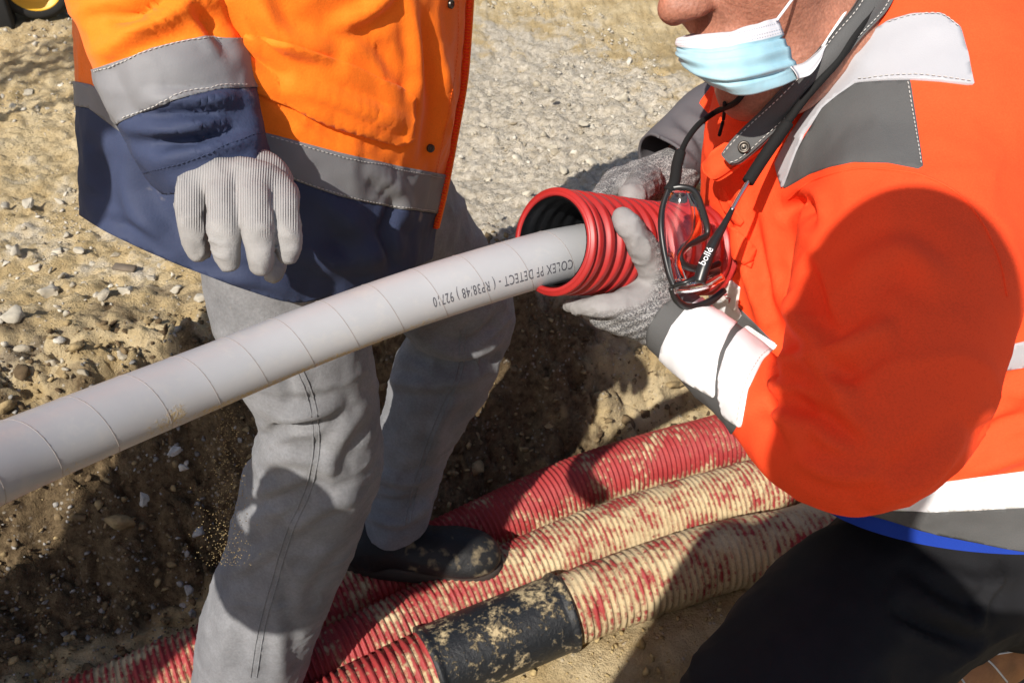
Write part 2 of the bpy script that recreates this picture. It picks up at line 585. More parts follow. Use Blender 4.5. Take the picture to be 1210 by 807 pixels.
M['dark_fabric'] = mat('dark_grey_fabric', (.11, .105, .115), .75, .25, var=.08, vscale=20, bump=.3, bscale=900)
M['jeans'] = mat('washed_grey_denim', (.20, .202, .212), .9, .1, fine=.11, fscale=300, var=.22, vscale=22, bump=.6, bscale=900, sheen=.15, dirt=(.36, .31, .23), dirt_amt=-.06, dirt_scale=60)
M['black_cloth'] = mat('black_trouser_cloth', (.012, .012, .014), .85, .2, var=.2, vscale=20, bump=.4, bscale=800)
M['blue_cloth'] = mat('blue_shirt_cloth', (.01, .04, .30), .8, .2, var=.1, vscale=20, bump=.3, bscale=800)
M['pipe'] = mat('grey_pipe_plastic', (.42, .43, .45), .38, .5, var=.05, vscale=12, bump=.05, bscale=300)
M['pipe_line'] = mat('pipe_seam_brown', (.27, .24, .225), .45, .5)
M['ink'] = mat('black_ink', (.07, .07, .085), .6, .3)
M['redtube'] = mat('red_plastic', (.35, .018, .017), .42, .45, var=.12, vscale=30, dirt=(.55, .25, .2), dirt_amt=-.05, dirt_scale=60)
M['tube_inner'] = mat('black_tube_inner', (.012, .013, .015), .35, .5, var=.3, vscale=60, bump=.5, bscale=150)
M['black_plastic'] = mat('black_plastic', (.012, .012, .012), .35, .5)
M['black_cord'] = mat('black_cord', (.012, .012, .012), .8, .2, bump=.5, bscale=900)
M['metal'] = mat('bright_metal', (.7, .7, .7), .25, .5, metallic=1.0)
M['brass'] = mat('dark_snap_metal', (.08, .07, .06), .35, .5, metallic=.8)
M['skin'] = mat('weathered_skin', (.37, .160, .105), .55, .35, var=.25, vscale=30, fine=.16, fscale=500, bump=1.0, bscale=260, sss=.15, dirt=(.30, .11, .075), dirt_amt=.03, dirt_scale=90)
M['hair'] = mat('dark_hair', (.05, .035, .025), .7, .3, bump=1.0, bscale=300)
M['white_cloth'] = mat('white_elastic', (.8, .8, .82), .8, .2)
M['thread'] = mat('pale_thread', (.55, .53, .5), .9, .1)
M['thread_orange'] = mat('orange_thread', (.9, .16, .02), .9, .1)
M['badge'] = mat('white_badge', (.75, .73, .72), .7, .2)
M['badge_red'] = mat('badge_red', (.5, .02, .03), .7, .2)
M['boot_black'] = mat('black_boot_leather', (.016, .016, .017), .6, .3, var=.3, vscale=30, bump=.8, bscale=250, dirt=(.2, .16, .10), dirt_amt=.10, dirt_scale=40)
M['boot_tan'] = mat('tan_boot_leather', (.30, .125, .045), .6, .35, var=.35, vscale=30, bump=1.0, bscale=160, dirt=SAND, dirt_amt=.06, dirt_scale=30)
M['maroon'] = mat('dark_maroon_fleece', (.05, .018, .02), .9, .1, var=.2, vscale=20, bump=.5, bscale=500)
M['sole'] = mat('boot_sole_rubber', (.05, .04, .035), .8, .2, dirt=SAND, dirt_amt=.1, dirt_scale=50)
M['yellow_paint'] = mat('yellow_machine_paint', (.75, .40, .02), .45, .5, var=.1, vscale=6, dirt=(.3, .2, .1), dirt_amt=.05, dirt_scale=20)
M['rubber'] = mat('track_rubber', (.02, .02, .02), .8, .3, dirt=(.3, .22, .12), dirt_amt=.05, dirt_scale=15)
M['beige_paint'] = mat('beige_machine_paint', (.35, .30, .2), .5, .4, dirt=(.2, .14, .08), dirt_amt=.1, dirt_scale=10)
M['helmet'] = mat('white_helmet_plastic', (.8, .8, .8), .3, .5)
M['stone'] = mat('pale_limestone', (.46, .42, .34), .95, .1, var=.3, vscale=25, bump=.8, bscale=120, dirt=SAND, dirt_amt=.02, dirt_scale=40)


# ================================================================== ground
def new_nodes(name):
    m = bpy.data.materials.new(name); m.use_nodes = True
    return m, m.node_tree, m.node_tree.nodes['Principled BSDF']

def nd(t, kind, **kw):
    x = t.nodes.new(kind)
    for k, v in kw.items():
        if k in x.inputs: x.inputs[k].default_value = v
        else: setattr(x, k, v)
    return x

def n_noise(t, vec, scale, detail=5, rough=.55):
    x = nd(t, 'ShaderNodeTexNoise', Scale=scale, Detail=detail, Roughness=rough)
    t.links.new(vec, x.inputs['Vector']); return x.outputs[0]

def n_range(t, s, a, b, c=0., d=1.):
    x = t.nodes.new('ShaderNodeMapRange'); t.links.new(s, x.inputs[0])
    for k, v in zip((1, 2, 3, 4), (a, b, c, d)): x.inputs[k].default_value = v
    return x.outputs[0]

def n_mix(t, f, a, b):
    x = t.nodes.new('ShaderNodeMix'); x.data_type = 'RGBA'
    if isinstance(f, float): x.inputs[0].default_value = f
    else: t.links.new(f, x.inputs[0])
    for k, v in ((6, a), (7, b)):
        if isinstance(v, tuple): x.inputs[k].default_value = (*v, 1)
        else: t.links.new(v, x.inputs[k])
    return x.outputs[2]

def n_math(t, op, a, b=None):
    x = t.nodes.new('ShaderNodeMath'); x.operation = op
    for k, v in ((0, a), (1, b)):
        if v is None: continue
        if isinstance(v, (int, float)): x.inputs[k].default_value = v
        else: t.links.new(v, x.inputs[k])
    return x.outputs[0]

def n_attr(t, name):
    x = t.nodes.new('ShaderNodeAttribute'); x.attribute_name = name; return x.outputs['Fac']

def ground_material():
    m, t, b = new_nodes('sandy_site_soil')
    tc = t.nodes.new('ShaderNodeTexCoord'); v = tc.outputs['Object']
    pale, clay_shade = n_attr(t, 'pale'), n_attr(t, 'clay_shade')
    big = n_noise(t, v, 2.2, 4); mid = n_noise(t, v, 11, 6); fine = n_noise(t, v, 60, 8, .7); grain = n_noise(t, v, 260, 4, .7)
    ochre = n_mix(t, n_range(t, mid, .38, .62), (.46, .345, .18), (.61, .495, .305))
    lime = n_mix(t, n_range(t, fine, .35, .65), (.40, .34, .25), (.66, .60, .50))
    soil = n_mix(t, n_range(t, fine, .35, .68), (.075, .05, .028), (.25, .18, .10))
    pf = n_range(t, n_math(t, 'ADD', pale, n_math(t, 'MULTIPLY', n_math(t, 'SUBTRACT', mid, .5), 1.6)), .35, .65)
    cf = n_range(t, n_math(t, 'ADD', clay_shade, n_math(t, 'MULTIPLY', n_math(t, 'SUBTRACT', mid, .5), 1.5)), .35, .65)
    c = n_mix(t, pf, ochre, lime)
    c = n_mix(t, cf, c, soil)
    # scattered crumbs: light and dark specks
    vo = nd(t, 'ShaderNodeTexVoronoi', Scale=85.0); t.links.new(v, vo.inputs['Vector'])
    sp1 = n_range(t, vo.outputs['Distance'], .18, .32, 1., 0.)
    sp1 = n_math(t, 'MULTIPLY', sp1, n_range(t, n_noise(t, v, 23, 2), .5, .62))
    c = n_mix(t, n_math(t, 'MULTIPLY', sp1, .55), c, (.62, .57, .48))
    vo2 = nd(t, 'ShaderNodeTexVoronoi', Scale=60.0); t.links.new(v, vo2.inputs['Vector'])
    sp2 = n_range(t, vo2.outputs['Distance'], .10, .24, 1., 0.)
    sp2 = n_math(t, 'MULTIPLY', sp2, n_range(t, n_noise(t, v, 17, 2), .52, .66))
    c = n_mix(t, n_math(t, 'MULTIPLY', sp2, .6), c, (.12, .095, .07))
    mul = t.nodes.new('ShaderNodeVectorMath'); mul.operation = 'SCALE'
    t.links.new(c, mul.inputs[0]); t.links.new(n_range(t, n_math(t, 'ADD', n_math(t, 'MULTIPLY', big, .6), n_math(t, 'MULTIPLY', grain, .6)), .35, .85, .72, 1.18), mul.inputs['Scale'])
    t.links.new(mul.outputs[0], b.inputs['Base Color'])
    b.inputs['Roughness'].default_value = .96; b.inputs['Specular IOR Level'].default_value = .12
    h = n_math(t, 'ADD', n_math(t, 'MULTIPLY', fine, 1.0), n_math(t, 'MULTIPLY', grain, .45))
    h = n_math(t, 'ADD', h, n_math(t, 'MULTIPLY', sp1, .25))
    bp = nd(t, 'ShaderNodeBump', Strength=1.0, Distance=.011); t.links.new(h, bp.inputs['Height'])
    t.links.new(bp.outputs[0], b.inputs['Normal'])
    return m

TR = math.radians(26.0)
TD = np.array([math.cos(TR), math.sin(TR)]); TN = np.array([-math.sin(TR), math.cos(TR)])

def terrain(x, y):
    """height, paleness and clay share at world x, y"""
    n = x * TN[0] + y * TN[1]; s = x * TD[0] + y * TD[1]
    p3 = np.stack([x, y, np.zeros_like(x)], 1)
    wob = .05 * vnoise(p3 * 2.3, 3) + .03 * vnoise(p3 * 6.1, 4)
    nn = n + wob
    up = sstep(1.13, 1.47, nn)
    near = sstep(.62, .34, nn + .0)
    floor = -.385 + .02 * vnoise(p3 * 3.1, 9)
    # sand pulled against the front conduit, and spoil in the left part of the trench
    floor = floor + .045 * np.exp(-((nn - .72) / .10) ** 2) * sstep(-.1, .3, s)
    floor = floor + .10 * np.exp(-((nn - 1.06) / .20) ** 2) * sstep(-.05, -.55, s)
    h = floor * (1 - up) * (1 - near) + near * (-.07)
    far = sstep(1.5, 2.2, n)
    h = h + up * (.02 * vnoise(p3 * 1.7, 21) + .03 * far * vnoise(p3 * .9, 22))
    # raised lip of dug earth along the trench and the sandy bank far behind
    h = h + .05 * np.exp(-((nn - 1.62) / .12) ** 2) * (.5 + .5 * vnoise(p3 * 2.7, 23))
    h = h + .55 * sstep(3.4, 5.6, y + .35 * x) + .25 * sstep(6, 14, y)
    slope = sstep(1.06, 1.2, nn) * sstep(1.62, 1.4, nn)
    left = sstep(.1, -.5, s) * sstep(.8, .95, nn) * (1 - sstep(1.35, 1.55, nn))
    rough = np.maximum(slope, left)
    lump = np.abs(vnoise(p3 * 9, 31)) * .5 + np.abs(vnoise(p3 * 19, 32)) * .3 + np.abs(vnoise(p3 * 43, 33)) * .2
    h = h + rough * (.07 * (lump - .22))
    wx = x + .012 * vnoise(p3 * 30, 45); wy = y + .012 * vnoise(p3 * 30, 46)
    for sc_, amp in ((11., .050), (23., .026), (47., .012)):
        f1, f2, idv, tx, ty = worley(wx, wy, sc_, int(sc_))
        clod = np.clip((f2 - f1) * 2.2, 0, 1) ** .6 * (.45 + .55 * idv) + .5 * idv * (tx + .6 * ty)
        h = h + amp * clod * (rough * .85 + .10 * up + .05)
    h = h + (.004 + .006 * rough + .004 * up) * fbm(p3 * 38, 3, 51, .6) + (.002 + .002 * up) * fbm(p3 * 120, 2, 61, .6)
    h = h + up * (1 - rough) * .010 * np.maximum(fbm(p3 * 16, 2, 71), 0)
    pale = np.clip(up * (.22 + .62 * sstep(3.3, 2.5, y) * sstep(-1.2, .2, x + .25 * vnoise(p3 * 1.1, 81))) + .3 * vnoise(p3 * 1.6, 82) * up, 0, 1)
    clay_shade = np.clip(slope * (.95 - .75 * sstep(-.02, .34, x) * (1 - .4 * sstep(.3, .6, x))) * sstep(1.52, 1.3, nn) + left * .24 + .5 * np.exp(-((nn - 1.62) / .13) ** 2) * sstep(-.3, -.7, x), 0, 1)  # clay plus painted shade; thinned to the right for painted lit patches
    return h, pale, clay_shade

def axis(lo, hi, fine_lo, fine_hi, step, grow=1.09):
    a = list(np.arange(fine_lo, fine_hi, step))
    d = step
    while a[-1] < hi: d *= grow; a.append(a[-1] + d)
    d = step
    while a[0] > lo: d *= grow; a.insert(0, a[0] - d)
    return np.array(a)

gx = axis(-45, 45, -1.75, 1.75, .0065, 1.05); gy = axis(-30, 60, .55, 2.6, .0065, 1.035)
GX, GY = np.meshgrid(gx, gy)
gh, gp, gc = terrain(GX.ravel(), GY.ravel())
GV = np.stack([GX.ravel(), GY.ravel(), gh], 1)
nx_, ny_ = len(gx), len(gy)
i = np.arange(ny_ - 1)[:, None]; j = np.arange(nx_ - 1)[None]
GQ = np.stack([i * nx_ + j, i * nx_ + j + 1, (i + 1) * nx_ + j + 1, (i + 1) * nx_ + j], -1).reshape(-1, 4)
M['ground'] = ground_material()
link('ground', mesh_np('ground', GV, GQ, {'pale': gp, 'clay_shade': gc}), M['ground'], kind='structure')

def ico(sub=1):
    bm = bmesh.new(); bmesh.ops.create_icosphere(bm, subdivisions=sub, radius=1)
    V = np.array([v.co[:] for v in bm.verts]); T = np.array([[v.index for v in f.verts] for f in bm.faces]); bm.free()
    return V, T
ICO1 = ico(1); ICO2 = ico(2); ICO3 = ico(3)

def rock(base, seed):
    V, T = base
    r = np.random.default_rng(seed)
    V = V.copy()
    for k in range(14):                                      # chip flat faces off a ball
        n = nrm(r.normal(size=3)); d = r.uniform(.30, .80)
        e = V @ n - d
        V = V - np.maximum(e, 0)[:, None] * n * .95
    V = V * (1 + .22 * fbm(V * 2.3 + seed, 2, seed))[:, None]
    return V * np.array([1, r.uniform(.65, .95), r.uniform(.45, .75)]), T

def rotm(a, b, c):
    ca, sa, cb, sb, cc, sc = math.cos(a), math.sin(a), math.cos(b), math.sin(b), math.cos(c), math.sin(c)
    return np.array([[ca, -sa, 0], [sa, ca, 0], [0, 0, 1]]) @ np.array([[cb, 0, sb], [0, 1, 0], [-sb, 0, cb]]) @ np.array([[1, 0, 0], [0, cc, -sc], [0, sc, cc]])

def scatter(name, count, size, region, mat_, seed, protos, label, cat, sink=.35):
    r = np.random.default_rng(seed)
    pts = region(r, count)
    hz, pl, cl = terrain(pts[:, 0], pts[:, 1])
    parts = []
    for k in range(len(pts)):
        V, T = protos[k % len(protos)]
        s = size[0] * (size[1] / size[0]) ** (r.random() ** 2.2)
        R_ = rotm(r.uniform(0, 6.28), r.normal() * .5, r.normal() * .5)
        parts.append(((V * s) @ R_.T + np.array([pts[k, 0], pts[k, 1], hz[k] + s * sink]), [T]))
    V, fs = merge(parts)
    return link(name, mesh_np(name, V, fs), mat_, label=label, cat=cat, kind='stuff', smooth=False)

PR1 = [rock(ICO1, 100 + k) for k in range(14)]
PR2 = [rock(ICO2, 200 + k) for k in range(10)]
PR3 = [rock(ICO3, 300 + k) for k in range(6)]

def reg_bank(r, c):
    x = r.uniform(-2.3, 2.0, c * 4); y = r.uniform(1.2, 3.6, c * 4)
    n = x * TN[0] + y * TN[1]
    dens = np.clip(.25 + .8 * vnoise(np.stack([x, y, 0 * x], 1) * 3.2, 91), 0, 1)
    ok = (n > 1.40) & (r.random(len(x)) < dens)
    return np.stack([x, y], 1)[ok][:c]
def reg_slope(r, c):
    x = r.uniform(-1.4, 1.0, c * 6); n = r.uniform(1.02, 1.55, c * 6)
    y = (n - x * TN[0]) / TN[1]
    return np.stack([x, y], 1)[:c]
def reg_left(r, c):
    x = r.uniform(-1.3, -.35, c * 3); n = r.uniform(.9, 1.45, c * 3)
    y = (n - x * TN[0]) / TN[1]
    return np.stack([x, y], 1)[:c]
def reg_floor(r, c):
    x = r.uniform(-.2, 1.0, c * 3); n = r.uniform(.55, .78, c * 3)
    y = (n - x * TN[0]) / TN[1]
    return np.stack([x, y], 1)[:c]

def crumb_mat(name, c1, c2, c3):
    m, t, b = new_nodes(name)
    g = t.nodes.new('ShaderNodeNewGeometry')
    tc = t.nodes.new('ShaderNodeTexCoord')
    rp = t.nodes.new('ShaderNodeValToRGB'); t.links.new(g.outputs['Random Per Island'], rp.inputs[0])
    rp.color_ramp.elements[0].color = (*c1, 1); rp.color_ramp.elements[1].color = (*c3, 1)
    e = rp.color_ramp.elements.new(.5); e.color = (*c2, 1)
    nz = n_noise(t, tc.outputs['Object'], 90, 5)
    mul = t.nodes.new('ShaderNodeVectorMath'); mul.operation = 'SCALE'
    t.links.new(rp.outputs[0], mul.inputs[0]); t.links.new(n_range(t, nz, .3, .7, .65, 1.15), mul.inputs['Scale'])
    t.links.new(mul.outputs[0], b.inputs['Base Color'])
    b.inputs['Roughness'].default_value = .95; b.inputs['Specular IOR Level'].default_value = .12
    bp = nd(t, 'ShaderNodeBump', Strength=.7, Distance=.002); t.links.new(n_noise(t, tc.outputs['Object'], 300, 4), bp.inputs['Height'])
    t.links.new(bp.outputs[0], b.inputs['Normal'])
    return m
M['gravel'] = crumb_mat('limestone_gravel', (.33, .28, .20), (.44, .40, .32), (.58, .54, .46))
M['clods'] = crumb_mat('earth_clods', (.09, .06, .035), (.20, .145, .08), (.36, .27, .14))
M['sandclods'] = crumb_mat('sand_clods', (.36, .26, .12), (.44, .33, .16), (.50, .39, .20))
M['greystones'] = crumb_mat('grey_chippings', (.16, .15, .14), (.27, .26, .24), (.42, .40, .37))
scatter('gravel', 6000, (.0025, .014), reg_bank, M['gravel'], 1, PR1, 'fine pale limestone gravel spread over the sandy bank', 'gravel')
scatter('gravel', 650, (.009, .024), reg_bank, M['gravel'], 21, PR2, 'coarse limestone rubble strewn over the sandy bank', 'gravel', .15)
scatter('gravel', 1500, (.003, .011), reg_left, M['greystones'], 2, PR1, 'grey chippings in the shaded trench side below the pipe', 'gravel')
scatter('earth_clods', 6500, (.003, .015), reg_slope, M['clods'], 3, PR1, 'crumbly brown earth clods on the trench side', 'earth')
scatter('earth_clods', 260, (.012, .036), reg_slope, M['clods'], 13, PR2, 'larger broken clods of brown earth on the trench side', 'earth', .2)
scatter('sand_clods', 700, (.003, .013), reg_floor, M['sandclods'], 4, PR1, 'small sand lumps on the trench floor before the conduits', 'sand')

# larger stones, one by one: pixel of the photograph where each lies, size in metres
def ground_at(px, py):
    d = P(px, py, 1.0) - CC
    z = .0
    for k in range(12):
        q = CC + d * ((z - CAM_H) / d[2]); z = float(terrain(q[:1], q[1:2])[0][0])
    return CC + d * ((z - CAM_H) / d[2])
M['stone_rusty'] = mat('weathered_stone', (.16, .13, .10), .95, .1, var=.35, vscale=30, bump=.8, bscale=120)
stones = [(14, 378, .032), (60, 347, .030), (66, 300, .020), (20, 300, .024), (44, 318, .018), (118, 352, .018), (95, 300, .018), (150, 345, .020),
          (35, 246, .025), (8, 248, .022), (70, 240, .018), (208, 345, .02), (240, 355, .022), (180, 330, .015), (590, 262, .022), (625, 232, .02), (577, 215, .018),
          (612, 190, .02), (690, 150, .024), (735, 118, .03), (655, 120, .02), (760, 140, .018), (570, 150, .018), (700, 195, .022), (665, 205, .018), (600, 238, .016)]
for k, (px, py, s) in enumerate(stones):
    V, T = PR3[k % 6]
    g = ground_at(px, py)
    o = link('stone', mesh_np('stone', V * s, T), M['stone'], cat='stone', group='loose stones on the bank', smooth=False,
             label='pale limestone lump lying loose on the sandy bank behind the workers')
    o.location = g + np.array([0, 0, s * .3]); o.rotation_euler = (random.uniform(-.3, .3), random.uniform(-.3, .3), random.uniform(0, 6.28))
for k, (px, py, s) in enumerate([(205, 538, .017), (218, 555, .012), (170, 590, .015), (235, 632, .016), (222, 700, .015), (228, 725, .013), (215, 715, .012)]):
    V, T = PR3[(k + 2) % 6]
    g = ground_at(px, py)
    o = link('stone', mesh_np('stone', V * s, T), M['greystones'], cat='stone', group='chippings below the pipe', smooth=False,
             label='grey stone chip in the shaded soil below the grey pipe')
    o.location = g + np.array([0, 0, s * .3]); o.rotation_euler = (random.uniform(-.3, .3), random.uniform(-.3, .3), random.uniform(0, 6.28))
g = ground_at(148, 319)
o = link('wood_scrap', mesh_np('wood_scrap', *box((0, 0, 0), (.05, .02, .009))), M['stone_rusty'], label='small dark flat scrap of wood lying on the bank beside the navy jacket', cat='wood')
bv = o.modifiers.new('b', 'BEVEL'); bv.width = .003
o.location = g + np.array([0, 0, .006]); o.rotation_euler = (.1, .05, -.15)

# ================================================================== grey pipe
pipe_px = [(-420, 745, .36), (-160, 618, .47), (0, 547, .545), (125, 495, .60), (245, 447, .655), (365, 398, .70), (485, 354, .735), (604, 317, .765), (665, 301, .785), (720, 293, .82), (800, 287, .88)]
PR = .024
pipeC, pipeS = resample(catmull([P(*q) for q in pipe_px], 10), .004)
pt = thing('pipe', 'long smooth grey plastic pipe pushed into the red sleeve', 'pipe', tuple(pipeC[0]))
V, fs = tube(pipeC, PR, 40, caps=False)
# pipe material: grey plastic with sand stuck to its underside
m, t, b = new_nodes('grey_pipe')
tc = t.nodes.new('ShaderNodeTexCoord'); v = tc.outputs['Object']
n1 = n_noise(t, v, 14, 4); n2 = n_noise(t, v, 420, 3, .7); n3 = n_noise(t, v, 9, 2)
c = n_mix(t, n_range(t, n1, .3, .7), (.34, .345, .36), (.39, .395, .41))
dust = n_math(t, 'MULTIPLY', n_attr(t, 'dust'), n_range(t, n3, .32, .52, .35, 1.0))
df = n_range(t, n_math(t, 'ADD', dust, n_math(t, 'MULTIPLY', n2, .9)), .82, 1.0)
sc = n_noise(t, v, 55, 6, .75)
c = n_mix(t, n_range(t, sc, .52, .75, 0., .45), c, (.47, .45, .41))
c = n_mix(t, df, c, (.45, .35, .19))
t.links.new(c, b.inputs['Base Color'])
t.links.new(n_range(t, df, 0, 1, .42, .95), b.inputs['Roughness'])
bp = nd(t, 'ShaderNodeBump', Strength=.35, Distance=.001); t.links.new(n_math(t, 'ADD', df, n_math(t, 'MULTIPLY', n2, .15)), bp.inputs['Height']); t.links.new(bp.outputs[0], b.inputs['Normal'])
M['pipe'] = m
px, py, pz = proj(V)
dust = np.zeros(len(V))
lowd, lt = line_d(px, py, [(80, 552), (150, 520), (210, 490)])
dust = np.exp(-(lowd / 17) ** 2) * .75
lowd, lt = line_d(px, py, [(200, 505), (380, 430), (520, 375)])
dust = np.maximum(dust, np.exp(-(lowd / 7) ** 2) * .5)
link('tube', mesh_np('pipe_tube', V, fs, {'dust': dust}), M['pipe'], pt)
T_, S_, N_ = frames(pipeC)
def on_pipe(s, a, r):
    c = np.stack([np.interp(s, pipeS, pipeC[:, k]) for k in range(3)], -1)
    S = nrm(np.stack([np.interp(s, pipeS, S_[:, k]) for k in range(3)], -1)); N = nrm(np.stack([np.interp(s, pipeS, N_[:, k]) for k in range(3)], -1))
    return c + r * (np.cos(a)[..., None] * S + np.sin(a)[..., None] * N)
smax = pipeS[-1]
turns = int(smax / .040)
sh = np.linspace(0, smax, turns * 28)
Vh, fh = tube(on_pipe(sh, sh / .040 * 2 * np.pi, PR + .00005), .0003, 5, up=(.1, .9, .3), caps=False)
link('spiral_seam', mesh_np('spiral_seam', Vh, fh), M['pipe_line'], pt)

def text_mesh(txt, size, spacing=1.0):
    cu = bpy.data.curves.new('txt', 'FONT'); cu.body = txt; cu.size = size; cu.space_character = spacing; cu.align_x = 'CENTER'; cu.align_y = 'CENTER'
    cu.resolution_u = 3
    o = bpy.data.objects.new('txt', cu); COL.objects.link(o)
    me = bpy.data.meshes.new_from_object(o.evaluated_get(bpy.context.evaluated_depsgraph_get()))
    bpy.data.objects.remove(o); bpy.data.curves.remove(cu)
    return me

# printed lettering, reading upside down along the pipe
me = text_mesh('COLEX PF DETECT - ( RP38/48 ) 92710', .0125, 1.12)
co = np.zeros(len(me.vertices) * 3); me.vertices.foreach_get('co', co); co = co.reshape(-1, 3)
wtxt = co[:, 0].max() - co[:, 0].min()
def s_at(px_):
    x, y, z = proj(pipeC); return np.interp(px_, x, pipeS)
s0, s1 = s_at(500), s_at(658)
def ang_to(px_, py_):
    s = s_at(px_); a = np.linspace(0, 2 * np.pi, 400)
    q = on_pipe(np.full(400, s), a, PR); x, y, z = proj(q)
    dv = np.hypot(x - px_, y - py_) + 1000 * (z > np.interp(s, pipeS, proj(pipeC)[2]))
    return a[np.argmin(dv)]
a0, a1 = ang_to(505, 358), ang_to(655, 312)
sg = np.sign(proj(on_pipe(np.array([s_at(580)]), np.array([(a0 + a1) / 2 + .05]), PR))[1] - proj(on_pipe(np.array([s_at(580)]), np.array([(a0 + a1) / 2]), PR))[1])[0]
ss = (s0 + s1) / 2 - co[:, 0] / wtxt * (s1 - s0)
aa = np.interp(ss, [s0, s1], [a0, a1]) + sg * co[:, 1] / PR
me.vertices.foreach_set('co', on_pipe(ss, aa, PR + .0003).ravel().astype(np.float32)); me.update()
link('printed_text', me, M['ink'], pt, smooth=False)

# ================================================================== red sleeve held round the pipe
slC, slS = resample(catmull([P(652, 286, .752), P(700, 289, .79), P(760, 294, .84), P(815, 296, .885), P(850, 296, .91)], 16), .0006)
SR = .0455
per = .0148
ph = (slS - .004) / per
prof = SR - .0048 + .0048 * np.clip(1.25 * np.sin(2 * np.pi * (ph - .25)) * .5 + .62, 0, 1)
prof = np.where(slS < .0045, SR * 1.01 - .0035 * (1 - np.clip(slS / .002, 0, 1)), prof)
rs = thing('corrugated_sleeve', 'bright red corrugated plastic sleeve held in grey gloves around the pipe end', 'sleeve', tuple(slC[0]))
V, fs = tube(slC, prof, 56, caps=False)
link('outer_wall', mesh_np('sleeve_outer', V, fs), M['redtube'], rs)
k = slice(0, None, 6)
V, fs = tube(slC[k], np.full(len(slC[k]), SR - .0068) + .0007 * np.sin(2 * np.pi * ph[k]), 48, caps=False)
fs = [f[:, ::-1] for f in fs]
link('inner_wall', mesh_np('sleeve_inner', V, fs), M['tube_inner'], rs)
T_2, S_2, N_2 = frames(slC)
a = np.linspace(0, 2 * np.pi, 56, endpoint=False)
rings = [slC[0] + rr * (np.cos(a)[:, None] * S_2[0] + np.sin(a)[:, None] * N_2[0]) + T_2[0] * dd for rr, dd in ((SR - .0068, .003), (SR - .0062, -.0006), (SR - .0036, -.0012), (SR - .0026, .0002))]
V = np.vstack(rings)
Q = np.vstack([np.stack([i_ * 56 + np.arange(56), i_ * 56 + (np.arange(56) + 1) % 56, (i_ + 1) * 56 + (np.arange(56) + 1) % 56, (i_ + 1) * 56 + np.arange(56)], 1) for i_ in range(3)])
link('cut_rim', mesh_np('sleeve_rim', V, Q), M['redtube'], rs)

# ================================================================== buried conduits
def conduit_mat(name, cover):
    m, t, b = new_nodes(name)
    tc = t.nodes.new('ShaderNodeTexCoord'); v = tc.outputs['Object']
    g = t.nodes.new('ShaderNodeNewGeometry')
    valley = n_attr(t, 'valley'); dirt = n_attr(t, 'dirt')
    mid = n_noise(t, v, 16, 6, .62); fine = n_noise(t, v, 70, 6, .7); grain = n_noise(t, v, 300, 3, .7)
    red = n_mix(t, n_range(t, fine, .3, .7), (.26, .016, .024), (.38, .030, .038))
    sand = n_mix(t, n_range(t, n_math(t, 'ADD', mid, grain), .75, 1.25), (.40, .29, .15), (.56, .45, .28))
    f = n_math(t, 'ADD', n_math(t, 'MULTIPLY', valley, .34), n_math(t, 'MULTIPLY', dirt, 1.0))
    f = n_math(t, 'ADD', f, n_math(t, 'MULTIPLY', n_math(t, 'SUBTRACT', mid, .5), 2.2))
    f = n_math(t, 'ADD', f, n_math(t, 'MULTIPLY', n_math(t, 'SUBTRACT', fine, .5), 1.9))
    f = n_range(t, f, .40, .76, .05, 1.0)
    t.links.new(n_mix(t, f, red, sand), b.inputs['Base Color'])
    t.links.new(n_range(t, f, 0, 1, .42, .95), b.inputs['Roughness'])
    b.inputs['Specular IOR Level'].default_value = .3
    bp = nd(t, 'ShaderNodeBump', Strength=.7, Distance=.003); t.links.new(n_math(t, 'ADD', f, n_math(t, 'MULTIPLY', grain, .6)), bp.inputs['Height'])
    t.links.new(bp.outputs[0], b.inputs['Normal'])
    return m
M['conduit'] = conduit_mat('dusty_red_corrugation', .5)

def conduit(pts, R, per, depth, label, dirtf):
    C, S = resample(catmull(pts, 16), per / 7)
    p = (S / per) % 1.0
    prof = R - depth * sstep(.28, .42, p) * sstep(.98, .84, p)
    valley = sstep(.25, .45, p) * sstep(1.0, .82, p)
    root = thing('conduit', label, 'conduit', tuple(C[0]), 'buried red conduits')
    V, fs = tube(C, prof, 40, caps=True)
    nv = len(C) * 40
    val = np.concatenate([np.repeat(valley, 40), [0, 0]])
    d = dirtf(V)
    bump = np.maximum(fbm(V * 24, 3, 5) + .25, 0) * np.clip(d, 0, 1) * .0085
    ctr = np.vstack([np.repeat(C, 40, 0), C[0], C[-1]])
    fill = depth * .85 * val * np.clip(d * 1.25 + .35 * fbm(V * 30, 2, 8), 0, 1)
    V = V + nrm(V - ctr) * (bump * .6 + fill)[:, None]
    link('corrugated_wall', mesh_np('corrugated_wall', V, fs, {'valley': val, 'dirt': d}), M['conduit'], root)
    return root, C, S
E1 = 1.9
def along(pts, z, dx=0., dy=0.): return [np.array([x + dx, y + dy, zz]) for (x, y), zz in zip(pts, z)]
c1 = [(-1.5, .36), (-.80, .72), (-.32, .985), (-.07, 1.140), (.17, 1.272), (.50, 1.395), (.95, 1.56), (1.7, 1.88)]
c2 = [(-1.5, .22), (-.85, .56), (-.33, .845), (-.07, 1.000), (.22, 1.148), (.56, 1.275), (1.0, 1.44), (1.75, 1.78)]
c3 = [(-1.4, .10), (-.80, .46), (-.24, .785), (-.02, .900), (.31, 1.045), (.60, 1.130), (1.0, 1.28), (1.8, 1.60)]
d1 = lambda V: np.clip(.08 + .9 * sstep(-.28, -.33, V[:, 2]) + .25 * sstep(-.1, -.5, V[:, 0]), 0, 1)
d2 = lambda V: np.clip(.36 + .6 * sstep(-.29, -.34, V[:, 2]) + .22 * np.exp(-((V[:, 0] - .3) / .25) ** 2) - .30 * sstep(-.05, -.3, V[:, 0]), 0, 1)
